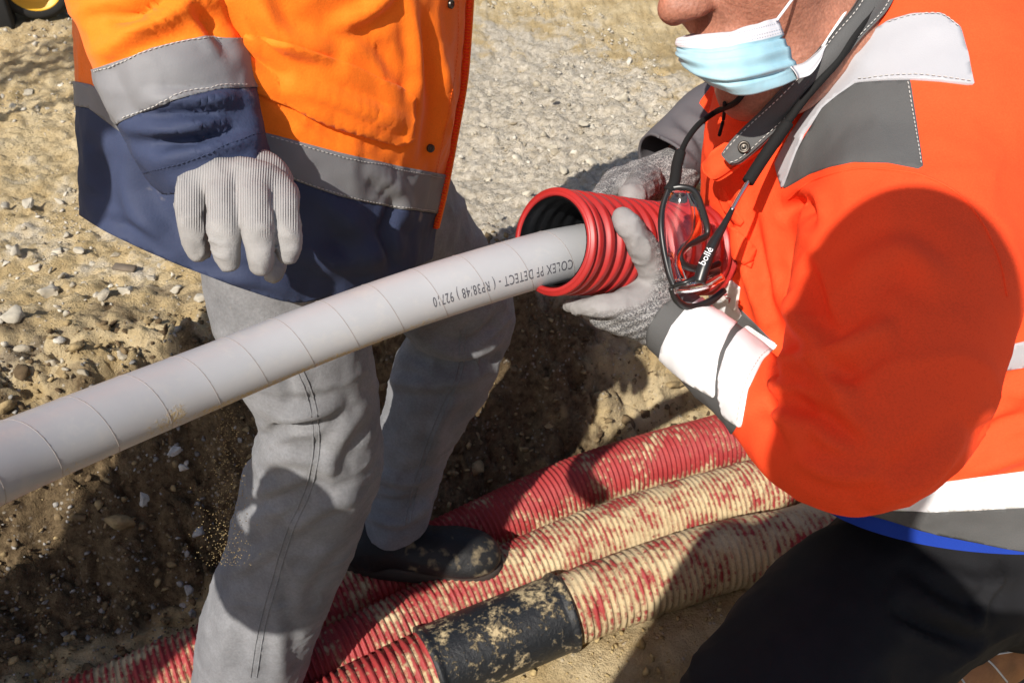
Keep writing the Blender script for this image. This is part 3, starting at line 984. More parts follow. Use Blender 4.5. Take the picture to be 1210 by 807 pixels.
d3 = lambda V: np.clip(.50 + .5 * sstep(-.30, -.35, V[:, 2]) + .12 * sstep(.2, .4, V[:, 0]) - .35 * sstep(-.05, -.2, V[:, 0]), 0, 1)
conduit(along(c1, [-.32] * 3 + [-.315, -.305, -.30, -.30, -.3]), .060, .0108, .005, 'dusty red corrugated conduit lying against the earth side of the trench', d1)
conduit(along(c2, [-.315] * 8), .061, .0108, .005, 'red corrugated conduit between two others in the trench, caked with sand', d2)
_, C3, S3 = conduit(along(c3, [-.305] * 8), .064, .0135, .0055, 'sand caked red conduit joined by a black coupler', d3)
# black coupler
cx, cy, cz = proj(C3)
iA, iB = np.argmin(np.abs(cx - 505)), np.argmin(np.abs(cx - 668))
CC3, cs = resample(C3[iA:iB + 1], .004)
rr = np.full(len(cs), .0685); L = cs[-1]
rr += .004 * (sstep(.0, .003, cs) * sstep(.014, .011, cs) + sstep(L, L - .003, cs) * sstep(L - .014, L - .011, cs))
rr[0] = rr[-1] = .060
V, fs = tube(CC3, rr, 48, caps=False)
m, t, b = new_nodes('dusty_black_coupler')
tc = t.nodes.new('ShaderNodeTexCoord'); v = tc.outputs['Object']
mid = n_noise(t, v, 20, 6, .65); fine = n_noise(t, v, 90, 6, .7)
f = n_range(t, n_math(t, 'ADD', n_math(t, 'ADD', mid, n_math(t, 'MULTIPLY', fine, .9)), n_attr(t, 'dirt')), 1.02, 1.16)
t.links.new(n_mix(t, f, (.012, .014, .017), (.48, .38, .22)), b.inputs['Base Color']); t.links.new(n_range(t, f, 0, 1, .45, .95), b.inputs['Roughness'])
bp = nd(t, 'ShaderNodeBump', Strength=.8, Distance=.003); t.links.new(n_math(t, 'ADD', f, fine), bp.inputs['Height']); t.links.new(bp.outputs[0], b.inputs['Normal'])
dd = -.02 + .10 * sstep(-.27, -.235, V[:, 2]) + .35 * sstep(-.33, -.37, V[:, 2])
link('coupler', mesh_np('coupler', V, fs, {'dirt': dd}), m, label='black plastic coupler sleeve dusted with sand round the red conduit', cat='coupler')

# ================================================================== knitted glove material
def glove_mat(name, knit, coat, speck, heather=0.0):
    m, t, b = new_nodes(name)
    tc = t.nodes.new('ShaderNodeTexCoord'); v = tc.outputs['Object']
    rib = n_attr(t, 'rib'); ct = n_attr(t, 'coat')
    wv = n_math(t, 'SINE', n_math(t, 'MULTIPLY', rib, 2 * math.pi))
    fine = n_noise(t, v, 700, 3, .7); mid = n_noise(t, v, 60, 5)
    kn = n_mix(t, n_range(t, wv, -.8, .6), tuple(.74 * k for k in knit), knit)
    if heather: kn = n_mix(t, n_range(t, n_noise(t, v, 620, 2, .8), .46, .56), speck, kn)
    cf = n_range(t, n_math(t, 'ADD', ct, n_math(t, 'MULTIPLY', n_math(t, 'SUBTRACT', mid, .5), .35)), .30, .70)
    c = n_mix(t, cf, kn, n_mix(t, n_range(t, mid, .3, .75), coat, tuple(.8 * k for k in coat)))
    t.links.new(c, b.inputs['Base Color']); b.inputs['Roughness'].default_value = .82; b.inputs['Specular IOR Level'].default_value = .2
    h = n_math(t, 'ADD', n_math(t, 'MULTIPLY', n_math(t, 'MULTIPLY', wv, n_math(t, 'SUBTRACT', 1.0, cf)), .45), n_math(t, 'MULTIPLY', fine, .5))
    bp = nd(t, 'ShaderNodeBump', Strength=.7, Distance=.0012); t.links.new(h, bp.inputs['Height']); t.links.new(bp.outputs[0], b.inputs['Normal'])
    return m
M['gloveA'] = glove_mat('pale_grey_knit_glove', (.345, .333, .33), (.335, .325, .318), (.2, .2, .2))
M['gloveB'] = glove_mat('heather_grey_glove', (.34, .335, .33), (.29, .28, .278), (.09, .09, .095), .7)

UPZ = np.array([0, 0, 1.])
# ================================================================== worker in the orange and navy jacket
facing = nrm(np.array([.80, -.60, 0])); sideA = nrm(np.array([.60, .80, 0]))
hemC = P(327, 300, 1.04)
lean = np.array([.16, .12, 1.0])
def tc_(h, a, b_, dx=0, dy=0): return (hemC + lean * h + np.array([dx, dy, 0]), a, b_)
A = thing('person', 'standing worker in orange and navy jacket, grey jeans and pale grey gloves', 'person', tuple(P(440, 700, 1.5)))
torsoA = Chain([tc_(-.30, .228, .178), tc_(-.12, .226, .177), tc_(.02, .222, .175), tc_(.16, .204, .175), tc_(.32, .20, .175), tc_(.46, .205, .165), tc_(.58, .19, .12), tc_(.63, .10, .09)], side=sideA)
X, Q = build_sdf(torsoA, .0052)
JA = Cloth(X, Q)
hp = [P(84, 250, 1.05), P(345, 357, .86), P(514, 302, .92)]
hn = nrm(np.cross(hp[1] - hp[0], hp[2] - hp[0])); hn = hn if hn[2] > 0 else -hn
JA.noise(.006, 9, 3, 2, (1, 1, .45)).noise(.0014, 34, 5, 2).crumple(.004, 16, 3, (1, 1, .5)).crumple(.002, 34, 9)
JA.folds([([(480, -20), (492, 60), (487, 180)], 5, .0035), ([(500, 20), (512, 120), (500, 190)], 8, -.004), ([(300, -10), (330, 40), (380, 60)], 12, .006),
          ([(345, 100), (400, 118), (487, 150)], 7, .0035), ([(330, 115), (380, 150), (450, 175)], 8, -.003), ([(400, 30), (440, 10), (470, -20)], 10, .005),
          ([(520, 60), (530, 130), (515, 200)], 7, .004), ([(425, 40), (450, 60), (475, 100)], 9, -.003), ([(270, 20), (290, 60), (330, 90)], 10, -.006),
          ([(440, 200), (470, 225), (480, 260)], 9, .004), ([(380, 230), (420, 270), (440, 320)], 14, .005), ([(470, 230), (455, 280), (470, 320)], 8, -.004),
          ([(150, 180), (160, 240), (200, 300)], 14, .006), ([(110, 170), (120, 210), (115, 260)], 9, -.004), ([(230, 330), (300, 330), (350, 345)], 8, .003),
          ([(360, 300), (400, 310), (460, 295)], 14, .005), ([(120, 260), (170, 275), (200, 300)], 8, -.003)])
# open front: the jacket ends at the zip; the hem is cut level
hem_px = catmull(np.array([(-200, 120, 0), (60, 236, 0), (88, 250, 0), (130, 276, 0), (210, 312, 0), (280, 338, 0), (345, 357, 0), (400, 347, 0), (440, 334, 0), (480, 320, 0), (515, 304, 0), (640, 250, 0)], float), 6)[:, :2]
zip_px = [(558, -900), (556, -30), (553, 30), (548, 95), (537, 160), (525, 225), (514, 275), (500, 400)]
def open_field(V):
    x, y, z = proj(V)
    f1 = poly_sd(x, y, [(-900, -900)] + [(640, -900)] + [tuple(q_) for q_ in hem_px[::-1]] + [(-900, 100)])
    f2 = poly_sd(x, y, [(-900, -900)] + zip_px + [(500, 900), (-900, 900)])
    above = V[:, 2] > (hemC + lean * .42)[2]
    f = np.minimum(f1, np.where(above, 50., f2))
    return np.minimum(f * .001, (V - hp[0]) @ hn + .12)
JA.cut(open_field)
jacketA = link('jacket', JA.mesh('jacketA'), M['orange'], A)
sm = jacketA.modifiers.new('cloth', 'SOLIDIFY'); sm.thickness = .003; sm.offset = -1
navy_poly = [(-300, 60), (107, 128), (147, 158), (320, 202), (400, 232), (470, 246), (515, 252), (620, 262), (620, 520), (-300, 520)]
link('navy_panel', mesh_np('navy_panel', *JA.panel(navy_poly, .0010, front=False)), M['navy'], jacketA)
band_poly = [(-300, 20), (107, 100), (147, 122), (318, 158), (400, 180), (470, 196), (523, 206), (620, 216), (620, 262), (515, 252), (470, 246), (400, 232), (320, 202), (147, 158), (107, 128), (-300, 60)]
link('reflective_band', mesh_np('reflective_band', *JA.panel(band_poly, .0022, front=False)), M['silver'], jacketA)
pocket = [(290, 40), (345, 52), (420, 78), (489, 112), (487, 165), (470, 172), (400, 150), (330, 122), (296, 105)]
link('pocket_flap', mesh_np('pocket_flap', *JA.panel(pocket, .0045, skirt=.004)), M['orange'], jacketA)
zipl = [(553, -30), (550, 30), (545, 95), (534, 160), (522, 225), (512, 268)]
zc = []
for x, y in zipl:
    q, n = None, None
    for dx in range(0, 60, 2):
        q, n = JA.hit(x - dx, y, .003)
        if q is not None: break
    if q is not None: zc.append(q)
zc = np.array(zc)
zC, zs = resample(catmull(zc, 8), .0035)
placket_a = [q + (P(606, 400, 1) - P(605, 400, 1)) * 14 * 0 for q in zc]
view = nrm(zC.mean(0) - CC)
Tz, Sz, Nz = frames(zC, up=-view)
V, fs = tube(zC + Sz * 0, .0045, 8, up=-view, flat=.5)
link('zip_tape', mesh_np('zip_tape', V, fs), M['orange'], jacketA)
teeth = [box(zC[k_] - view * .0025, (.0055, .0016, .0028), np.stack([Sz[k_], Tz[k_], Nz[k_]], 1)) for k_ in range(len(zC))]
link('zip_teeth', mesh_np('zip_teeth', *merge(teeth)), M['redorange'], jacketA, kind='stuff', smooth=False)
stitches(JA, [(541, -10), (540, 60), (532, 120), (518, 190), (507, 240)], 'stitching', M['thread_orange'], jacketA, lift=.0006)
stitches(JA, [(320, 160), (400, 183), (470, 199), (520, 209)], 'stitching', M['thread'], jacketA, lift=.003)
stitches(JA, [(330, 203), (400, 229), (470, 243), (512, 249)], 'stitching', M['thread'], jacketA, lift=.003)
def snap(cl, x, y, r, name, parent, lift=.002):
    q, n = cl.hit(x, y, lift)
    if q is None: return
    u = nrm(np.cross(n, [0.3, .2, 1])); v_ = np.cross(n, u)
    a = np.linspace(0, 2 * np.pi, 24, endpoint=False)
    prof_ = [(1.0, -.0015), (1.0, .0008), (.85, .0018), (.62, .0012), (.5, .0006), (.3, .0012), (.05, .0014)]
    V = np.vstack([q + n * h + r * k_ * (np.cos(a)[:, None] * u + np.sin(a)[:, None] * v_) for k_, h in prof_])
    Qs = np.vstack([np.stack([i_ * 24 + np.arange(24), i_ * 24 + (np.arange(24) + 1) % 24, (i_ + 1) * 24 + (np.arange(24) + 1) % 24, (i_ + 1) * 24 + np.arange(24)], 1) for i_ in range(len(prof_) - 1)])
    link(name, mesh_np(name, V, Qs), M['brass'], parent)
snap(JA, 531, 5, .0042, 'snap_button', jacketA); snap(JA, 508, 175, .0042, 'snap_button', jacketA)
# dark fleece worn under the open jacket
inner = Chain([tc_(.15, .190, .150), tc_(.18, .190, .150), tc_(.22, .190, .150), tc_(.32, .185, .150), tc_(.46, .185, .14)], side=sideA)
IN = Cloth(*build_sdf(inner, .006)).noise(.006, 12, 17, 2)
link('fleece', IN.mesh('fleece'), M['maroon'], A)

# sleeve with grey band and navy cuff
shR = torsoA.A[0, :3] * 0 + hemC + lean * .50 - sideA * .20
slA = Chain([(shR, .088, .085), pc(160, -150, .74, 104), pc(168, -60, .735, 100), pc(184, 10, .735, 93), pc(205, 80, .74, 90), pc(232, 150, .745, 78), pc(258, 202, .75, 62), pc(275, 240, .755, 56)], n=6)
SA = Cloth(*build_sdf(slA, .0042))
SA.noise(.004, 12, 13, 2, (.7, .7, 1.3)).noise(.0010, 40, 15, 2).crumple(.004, 18, 13, (.7, .7, 1.2)).crumple(.002, 38, 19)
SA.folds([([(115, 65), (180, 30), (235, 20)], 12, .006), ([(110, 20), (170, 12), (215, -15)], 10, -.006), ([(190, 10), (240, 0), (270, 10)], 12, .006), ([(225, 0), (250, 30), (268, 60)], 8, -.005),
          ([(155, 150), (200, 152), (260, 145)], 8, .005), ([(170, 170), (230, 166), (290, 148)], 5, -.006), ([(180, 118), (230, 122), (270, 115)], 9, .004), ([(200, 128), (260, 135), (300, 130)], 6, -.004),
          ([(185, 195), (230, 178), (300, 165)], 9, .003), ([(120, 85), (140, 130), (150, 150)], 7, .004)])
ca, cb, cm = P(203, 224, .76), P(318, 184, .77), P(262, 214, .70)
cn = nrm(np.cross(cb - ca, cm - ca)); cn = cn if cn @ (shR - ca) > 0 else -cn
SA.cut(lambda V: (V - ca) @ cn)
sleeveA = link('sleeve', SA.mesh('sleeveA'), M['orange'], jacketA)
sm = sleeveA.modifiers.new('cloth', 'SOLIDIFY'); sm.thickness = .003; sm.offset = -1
link('navy_cuff', mesh_np('navy_cuff', *SA.panel([(60, 190), (146, 143), (200, 120), (260, 106), (292, 104), (360, 100), (390, 300), (60, 300)], .0010, front=False)), M['navy'], sleeveA)
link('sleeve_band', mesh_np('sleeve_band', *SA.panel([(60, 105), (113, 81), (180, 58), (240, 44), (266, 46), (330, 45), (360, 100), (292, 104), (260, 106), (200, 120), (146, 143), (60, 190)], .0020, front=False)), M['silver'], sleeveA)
stitches(SA, [(148, 140), (200, 117), (260, 103), (290, 101)], 'stitching', M['thread'], sleeveA, lift=.003)
stitches(SA, [(115, 84), (180, 61), (240, 47), (262, 48)], 'stitching', M['thread'], sleeveA, lift=.003)
stitches(SA, [(165, 205), (220, 190), (290, 163), (310, 157)], 'stitching', M['navy'], sleeveA, lift=.0015)

# right glove, hanging
def glove(chains, k, h, name, material, parent, coat_fn, rib_fn, noise_amp=.0008):
    X, Q = build_sdf(union(chains, k), h, pad=.01, smooth=2)
    cl = Cloth(X, Q).noise(noise_amp * 1.3, 55, 7, 2).crumple(noise_amp * 2.6, 75, 3)
    link(name, mesh_np(name, cl.V, cl.T, {'coat': coat_fn(cl.V), 'rib': rib_fn(cl.V)}), material, parent)
    return cl
fin = [Chain([pc(237, 214, .740, 15), pc(228, 222, .712, 19), pc(226, 255, .708, 19), pc(231, 284, .716, 16.5), pc(235, 298, .722, 13)], n=5),
       Chain([pc(266, 212, .735, 16), pc(264, 224, .704, 19.5), pc(265, 260, .695, 19.5), pc(268, 293, .700, 17), pc(270, 307, .705, 14.5)], n=5),
       Chain([pc(296, 212, .735, 16), pc(300, 225, .704, 20), pc(304, 262, .695, 19.5), pc(307, 298, .700, 17), pc(308, 311, .705, 15)], n=5),
       Chain([pc(322, 217, .740, 15), pc(333, 234, .714, 18), pc(338, 262, .708, 17.5), pc(340, 288, .712, 15.5), pc(340, 300, .716, 13.5)], n=5),
       Chain([pc(320, 225, .775, 20), pc(330, 270, .775, 18), pc(326, 305, .765, 15), pc(323, 323, .762, 12)], n=5)]
palm = Chain([pc(264, 200, .800, 46, .6), pc(272, 211, .770, 52, .5), pc(281, 222, .735, 56, .38), pc(284, 234, .730, 48, .34)], n=6)
def coatA(V):
    x, y, z = proj(V); return .5 + (y - 266) / 46 + .22 * vnoise(V * 130, 5)
def ribA(V):
    x, y, z = proj(V)
    return x / 3.0 + np.where(y < 215, (y - 215) * .02, 0)
GA = glove([fin[0]] + [(c_, .0018) for c_ in fin[1:]] + [(Chain([pc(226, 222, .722, 17), pc(244, 212, .715, 19), pc(266, 207, .711, 20), pc(298, 207, .711, 20), pc(318, 214, .716, 19), pc(334, 228, .722, 17)], n=4), .010),
     (Chain([pc(224, 212, .748, 17), pc(248, 202, .742, 20), pc(280, 196, .740, 20), pc(308, 200, .742, 19), pc(328, 216, .748, 17)], n=4), .014), (palm, .014)], .007, .0021, 'glove', M['gloveA'], A, coatA, ribA)

# jeans
nearleg = Chain([(hemC + np.array([.03, -.03, .12]), .10, .10), pc(330, 330, .975, 82, .95), pc(350, 400, 1.01, 82, 1.), pc(377, 470, 1.07, 72, 1.), pc(380, 530, 1.13, 72, 1.),
                 pc(358, 600, 1.20, 74, .95), pc(330, 680, 1.28, 70, .95), pc(308, 740, 1.34, 68, .95), pc(292, 803, 1.40, 63, 1.), pc(282, 860, 1.46, 62, 1.)], n=5)
LA = Cloth(*build_sdf(nearleg, .0046))
LA.noise(.005, 11, 23, 2, (1.2, 1.2, .6)).noise(.0010, 45, 25, 2).crumple(.005, 15, 23, (.8, .8, 1.2)).crumple(.0022, 36, 29)
LA.folds([([(310, 480), (345, 490), (400, 480)], 9, .006), ([(300, 520), (340, 505), (375, 500)], 7, -.006), ([(305, 545), (350, 540), (400, 555)], 10, .005), ([(430, 480), (400, 520), (385, 560)], 10, .005),
          ([(420, 590), (380, 600), (340, 630)], 9, .005), ([(285, 600), (330, 590), (380, 570)], 8, -.005), ([(395, 640), (360, 680), (350, 720)], 10, .004), ([(265, 680), (300, 660), (330, 640)], 9, .004),
          ([(320, 700), (330, 740), (330, 800)], 10, .004), ([(280, 720), (285, 760), (275, 805)], 12, -.004), ([(320, 400), (340, 440), (345, 470)], 9, -.004)])
hemL = P(284, 856, 1.455); hl = nrm(P(292, 803, 1.40) - hemL)
LA.cut(lambda V: (V - hemL) @ hl)
trA = link('trouser_leg', LA.mesh('near_leg'), M['jeans'], A)
for off in (0, 7):
    pts = [(332 + off, 405), (352 + off, 440), (366 + off, 480), (370 + off, 530), (360 + off, 580), (338 + off, 630), (320 + off, 690), (305 + off, 745), (296 + off, 800)]
    C = LA.near_path(pts, .0004)
    link('seam', mesh_np('seam', *tube(resample(C, .004)[0], .0010, 6, caps=False)), M['jeans'], trA)
farleg = Chain([(hemC + np.array([.06, .10, .02]), .14, .13), pc(485, 290, 1.22, 80, .95), pc(530, 350, 1.32, 70, 1.), pc(543, 395, 1.38, 58, 1.), pc(522, 445, 1.43, 58, 1.), pc(499, 500, 1.48, 47, 1.1),
                pc(480, 560, 1.54, 40, 1.1), pc(470, 612, 1.58, 37, 1.2), pc(466, 650, 1.60, 36, 1.2)], n=5)
RA = Cloth(*build_sdf(farleg, .0048))
RA.noise(.006, 12, 33, 2, (1.2, 1.2, .7)).noise(.0012, 45, 35, 2).crumple(.006, 16, 33, (.8, .8, 1.3)).crumple(.0025, 36, 39)
RA.folds([([(490, 400), (540, 415), (595, 400)], 8, .007), ([(485, 420), (530, 435), (585, 425)], 7, -.008), ([(460, 450), (510, 455), (560, 450)], 8, .006), ([(445, 560), (480, 570), (512, 560)], 7, .006),
          ([(440, 590), (475, 595), (508, 585)], 6, -.006), ([(435, 610), (470, 618), (505, 600)], 6, .006), ([(540, 470), (520, 500), (510, 540)], 8, .004), ([(590, 370), (570, 400), (545, 410)], 7, -.006)])
h3 = [P(430, 604, 1.58), P(446, 628, 1.55), P(503, 606, 1.58)]
hf = nrm(np.cross(h3[1] - h3[0], h3[2] - h3[0])); hf = hf if hf[2] > 0 else -hf
RA.cut(lambda V: (V - h3[0]) @ hf)
trA2 = link('trouser_leg', RA.mesh('far_leg'), M['jeans'], A)
for o_ in (trA, trA2):
    sm = o_.modifiers.new('cloth', 'SOLIDIFY'); sm.thickness = .003; sm.offset = -1
for off in (0, 6):
    C = RA.near_path([(545 + off, 390), (540 + off, 440), (522 + off, 480), (502 + off, 530), (484 + off, 590), (478 + off, 620)], .0004)
    if len(C) > 2: link('seam', mesh_np('seam', *tube(resample(C, .004)[0], .0013, 6, caps=False)), M['jeans'], trA2)

# shoes
def shoe(heel, toe, width, height, name, parent, m1, m2, ankle=None, up=UPZ):
    L = np.linalg.norm(toe - heel); f = nrm(toe - heel); s = nrm(np.cross(up, f)); u = np.cross(f, s)
    def W(a, b, c): return heel + f * a * L + s * b + u * c
    R_ = np.stack([f, s, u], 1)
    pr = [ell(W(.80, 0, height * .33), (L * .22, width * .52, height * .48), R_), ell(W(.55, 0, height * .38), (L * .26, width * .46, height * .52), R_),
          ell(W(.20, 0, height * .45), (L * .22, width * .42, height * .6), R_)]
    if ankle is not None: pr.append(Chain([(W(.2, 0, height * .5), width * .42, width * .42), (ankle, width * .46, width * .46)], n=3))
    fn = union(pr, .03)
    cl = Cloth(*build_sdf(fn, .005)).noise(.0015, 40, 3, 2)
    cl.cut(lambda V: (V - heel) @ u - .004)
    o = link(name, mesh_np(name, cl.V, cl.T), m1, parent)
    a = np.linspace(0, 2 * np.pi, 40, endpoint=False)
    ou = []
    for k_ in a:
        x_ = .5 + .53 * math.cos(k_); wd = width * (.44 + .10 * math.cos(k_)) * (1.0 - .12 * math.sin(2 * k_ + 1.2) ** 2)
        ou.append(W(x_, wd * np.sign(math.sin(k_)) * abs(math.sin(k_)) ** .7, 0))
    ou = np.array(ou)
    V = np.vstack([ou - u * .018, ou * 1.0 + u * .008, ou - (ou - ou.mean(0)) * .06 + u * .012, (ou.mean(0) + u * .012)[None], (ou.mean(0) - u * .018)[None]])
    j_ = np.arange(40); j2 = (j_ + 1) % 40
    fs = [np.vstack([np.stack([r_ * 40 + j_, r_ * 40 + j2, (r_ + 1) * 40 + j2, (r_ + 1) * 40 + j_], 1) for r_ in range(2)]), np.stack([80 + j_, 80 + j2, np.full(40, 120)], 1), np.stack([j2, j_, np.full(40, 121)], 1)]
    link('sole', mesh_np('sole', V, fs), m2, o)
    return o
shoe(P(402, 655, 1.61) + np.array([0, 0, -.0]), P(588, 661, 1.60) - np.array([0, 0, .012]), .098, .074, 'boot', A, M['boot_black'], M['sole'], P(466, 615, 1.60))
ank = P(284, 862, 1.46)
shoe(ank + np.array([-.05, -.02, -.10]), ank + np.array([.20, -.10, -.10]), .105, .085, 'boot', A, M['boot_black'], M['sole'], ank)

# body under the clothes: one continuous figure with head (the head is above the picture)
def head_sdf(c, f, u, scale=1.0):
    f = nrm(f); u = nrm(u - f * (u @ f)); l = np.cross(u, f)
    R_ = np.stack([f, l, u], 1)
    W = lambda a, b, d: c + scale * (f * a + l * b + u * d)
    E_ = lambda p, r: ell(W(*p), np.array(r) * scale, R_)
    ch = lambda pts, n=4: Chain([(W(*p[:3]), p[3] * scale, p[3] * scale) for p in pts], n=n)
    pr = [E_((-.012, 0, .055), (.098, .076, .095)), (E_((.035, 0, -.035), (.064, .060, .085)), .04), (E_((.070, 0, -.100), (.028, .032, .024)), .03),
          (ch([(.0, .05, -.085, .018), (.05, .035, -.105, .018)]), .03), (ch([(.0, -.05, -.085, .018), (.05, -.035, -.105, .018)]), .03),
          (E_((.052, .042, -.012), (.036, .028, .030)), .025), (E_((.052, -.042, -.012), (.036, .028, .030)), .025),
          (ch([(.088, .05, .048, .013), (.100, 0, .050, .014), (.088, -.05, .048, .013)]), .02),
          (ch([(.096, 0, .036, .010), (.110, 0, .012, .012), (.124, 0, -.008, .0145)]), .014), (E_((.112, .0135, -.014), (.014, .010, .010)), .008), (E_((.112, -.0135, -.014), (.014, .010, .010)), .008),
          (E_((.092, 0, -.048), (.020, .028, .012)), .012), (E_((.090, 0, -.066), (.019, .024, .010)), .010),
          (E_((.088, .033, .022), (.016, .017, .012)), .010, 'sub'), (E_((.088, -.033, .022), (.016, .017, .012)), .010, 'sub'),
          (E_((.080, .032, .022), (.013, .014, .012)), .004), (E_((.080, -.032, .022), (.013, .014, .012)), .004),
          (E_((-.012, .078, .010), (.020, .010, .033)), .01), (E_((-.012, -.078, .010), (.020, .010, .033)), .01)]
    return pr, W
def slim(ch, k=.62):
    return Chain([(a_[:3], a_[3] * k, a_[4] * k) for a_ in ch.A[::4]], n=2)
neckA = hemC + lean * .62
hA = neckA + np.array([.05, -.03, .17])
hp_, WA = head_sdf(hA, facing + np.array([.3, .3, -.5]), UPZ)
bodyA = union(hp_ + [(Chain([(neckA - UPZ * .04, .06, .06), (hA - UPZ * .05 - facing * .03, .055, .055)], n=3), .03),
                     (Chain([tc_(.10, .15, .10), tc_(.2, .16, .10), tc_(.45, .18, .10), tc_(.60, .09, .08)], side=sideA, n=3), .04),
                     (Chain([(shR, .05, .05), pc(165, -100, .74, 55), pc(205, 60, .745, 50), pc(262, 190, .765, 40)], n=3), .04),
                     (Chain([(shR + sideA * .33 - facing * .05, .05, .05), (hemC + lean * .25 + sideA * .15 - facing * .10, .045, .045), (hemC + lean * .12 + sideA * .10 - facing * .10, .04, .04)], n=3), .04),
                     (slim(nearleg), .03),
                     (slim(farleg), .03)], .03)
bA = link('body', mesh_np('bodyA', *build_sdf(bodyA, .0075)), M['skin'], A)
lsl = Chain([(shR + sideA * .33 - facing * .05, .07, .07), (hemC + lean * .25 + sideA * .15 - facing * .10, .065, .065), (hemC + lean * .12 + sideA * .10 - facing * .10, .055, .055)], n=4)
link('sleeve', mesh_np('far_sleeve', *build_sdf(lsl, .008)), M['orange'], jacketA)
hm = Cloth(*build_sdf(ell(WA(-.012, 0, .085), (.125, .105, .10)), .008)); hm.cut(lambda V: (V - WA(0, 0, .075)) @ UPZ)
link('helmet', mesh_np('helmetA', hm.V, hm.T), M['helmet'], A)

# ================================================================== worker in the red-orange jacket, squatting
def camv(x, y, z): return x * CR + y * CU + z * CF
B = thing('person', 'squatting worker in red orange jacket and face mask holding the red sleeve', 'person', tuple(P(1150, 800, 1.2)))
pelB = P(1190, 640, 1.08)
torsoB = Chain([(P(1175, 640, 1.06), .205, .185), (P(1150, 560, 1.01), .20, .175), (P(1098, 430, .955), .187, .165), (P(1052, 300, .915), .187, .165), (P(1040, 180, .88), .175, .155), (P(1025, 95, .86), .135, .125), (P(1000, 30, .83), .075, .07)], n=5)
yoke = Chain([pc(1095, 165, .785, 118, .9), pc(1085, 110, .80, 115, .85), pc(1055, 40, .82, 100, .8), pc(1030, -30, .86, 80)], n=4)
back = Chain([pc(1105, 130, .82, 120), pc(1270, 230, .98, 150), pc(1330, 420, 1.05, 170), pc(1300, 590, 1.10, 170)], n=4)
shB = P(1085, 175, .79)
slB = Chain([(shB, .085, .085), pc(1075, 250, .735, 124), pc(1062, 340, .69, 127), pc(1048, 430, .655, 120), pc(1030, 494, .635, 102), pc(1000, 530, .635, 82), pc(950, 520, .67, 62), pc(895, 470, .715, 53),
             pc(845, 425, .755, 49), pc(800, 385, .79, 42), pc(775, 362, .81, 40)], n=6)
XB = union([torsoB, (yoke, .05), (back, .08)], .05)
shc = P(1085, 130, .80)
def whole(p):
    a_ = XB(p); b_ = slB(p)
    k_ = .014 + .05 * sstep(.20, .08, np.linalg.norm(p - shc, axis=1))
    return smin(a_, b_, k_)
lo_, hi_ = XB.bounds(); l2_, h2_ = slB.bounds()
JB = Cloth(*build_sdf(whole, .0048, bounds=(np.minimum(lo_, l2_), np.maximum(hi_, h2_))))
JB.noise(.0042, 9, 53, 2).noise(.0009, 38, 55, 2).crumple(.0045, 13, 53).crumple(.0018, 30, 59)
JB.folds([([(875, 230), (880, 300), (905, 380)], 8, .005), ([(890, 260), (900, 330), (915, 400)], 7, -.005), ([(1190, 470), (1210, 460), (1240, 450)], 12, .006), ([(1150, 520), (1190, 500), (1230, 490)], 9, -.005),
          ([(1140, 560), (1190, 540), (1230, 530)], 12, .006), ([(940, 120), (970, 90), (1000, 60)], 10, .004)])
JB.folds([([(928, 345), (960, 400), (990, 420), (1040, 390)], 14, 0.0102), ([(915, 420), (960, 430), (1000, 470)], 12, 0.0085), ([(900, 480), (950, 480), (1010, 520)], 11, -0.0068), ([(1130, 520), (1090, 560), (1040, 590)], 14, 0.0068),
          ([(930, 250), (950, 240), (955, 262)], 7, -0.0085), ([(1000, 330), (1060, 300), (1110, 330)], 18, 0.0051), ([(920, 440), (925, 480), (940, 520)], 8, 0.0068), ([(940, 540), (990, 560), (1040, 560)], 9, 0.0051), ([(945, 300), (960, 340), (965, 380)], 9, -0.0051)])
cB = P(795, 380, .79); cbn = nrm(P(845, 425, .755) - cB)
def axis_d(V):
    q_ = V - cB; return np.linalg.norm(q_ - (q_ @ cbn)[:, None] * cbn, axis=1)
JB.cut(lambda V: np.where(np.linalg.norm(V - cB, axis=1) < .12, np.maximum((V - cB) @ cbn, axis_d(V) - .058), .05))
hB = [P(960, 575, .98), P(1060, 622, .87), P(1210, 648, .85)]
hbn = nrm(np.cross(hB[1] - hB[0], hB[2] - hB[0])); hbn = hbn if hbn @ (P(1050, 200, .9) - hB[0]) > 0 else -hbn
JB.cut(lambda V: np.where(slB(V) < XB(V) - .004, .05, (V - hB[0]) @ hbn))
istorso = lambda V, z: (slB(V) - XB(V)) * 1500 + 4
jacketB = link('jacket', JB.mesh('jacketB'), M['redorange'], B)
sm = jacketB.modifiers.new('cloth', 'SOLIDIFY'); sm.thickness = .003; sm.offset = -1
link('hem_panel', mesh_np('hem_panel', *JB.panel([(900, 560), (950, 583), (1040, 600), (1100, 604), (1215, 598), (1500, 585), (1500, 800), (900, 800)], .001, front=False, where=istorso)), M['grey_fabric'], jacketB)
link('reflective_band', mesh_np('reflective_band', *JB.panel([(900, 540), (960, 566), (1040, 572), (1110, 570), (1215, 556), (1500, 540), (1500, 585), (1215, 598), (1100, 604), (1040, 600), (950, 583), (900, 560)], .0022, front=False, where=istorso)), M['sunlit_tape'], jacketB)
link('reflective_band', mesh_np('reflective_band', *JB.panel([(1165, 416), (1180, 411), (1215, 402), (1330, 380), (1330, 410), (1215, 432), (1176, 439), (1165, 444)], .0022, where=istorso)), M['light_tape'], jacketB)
stitches(JB, [(1110, 600), (1160, 600), (1209, 594)], 'stitching', M['thread'], jacketB, lift=.003)

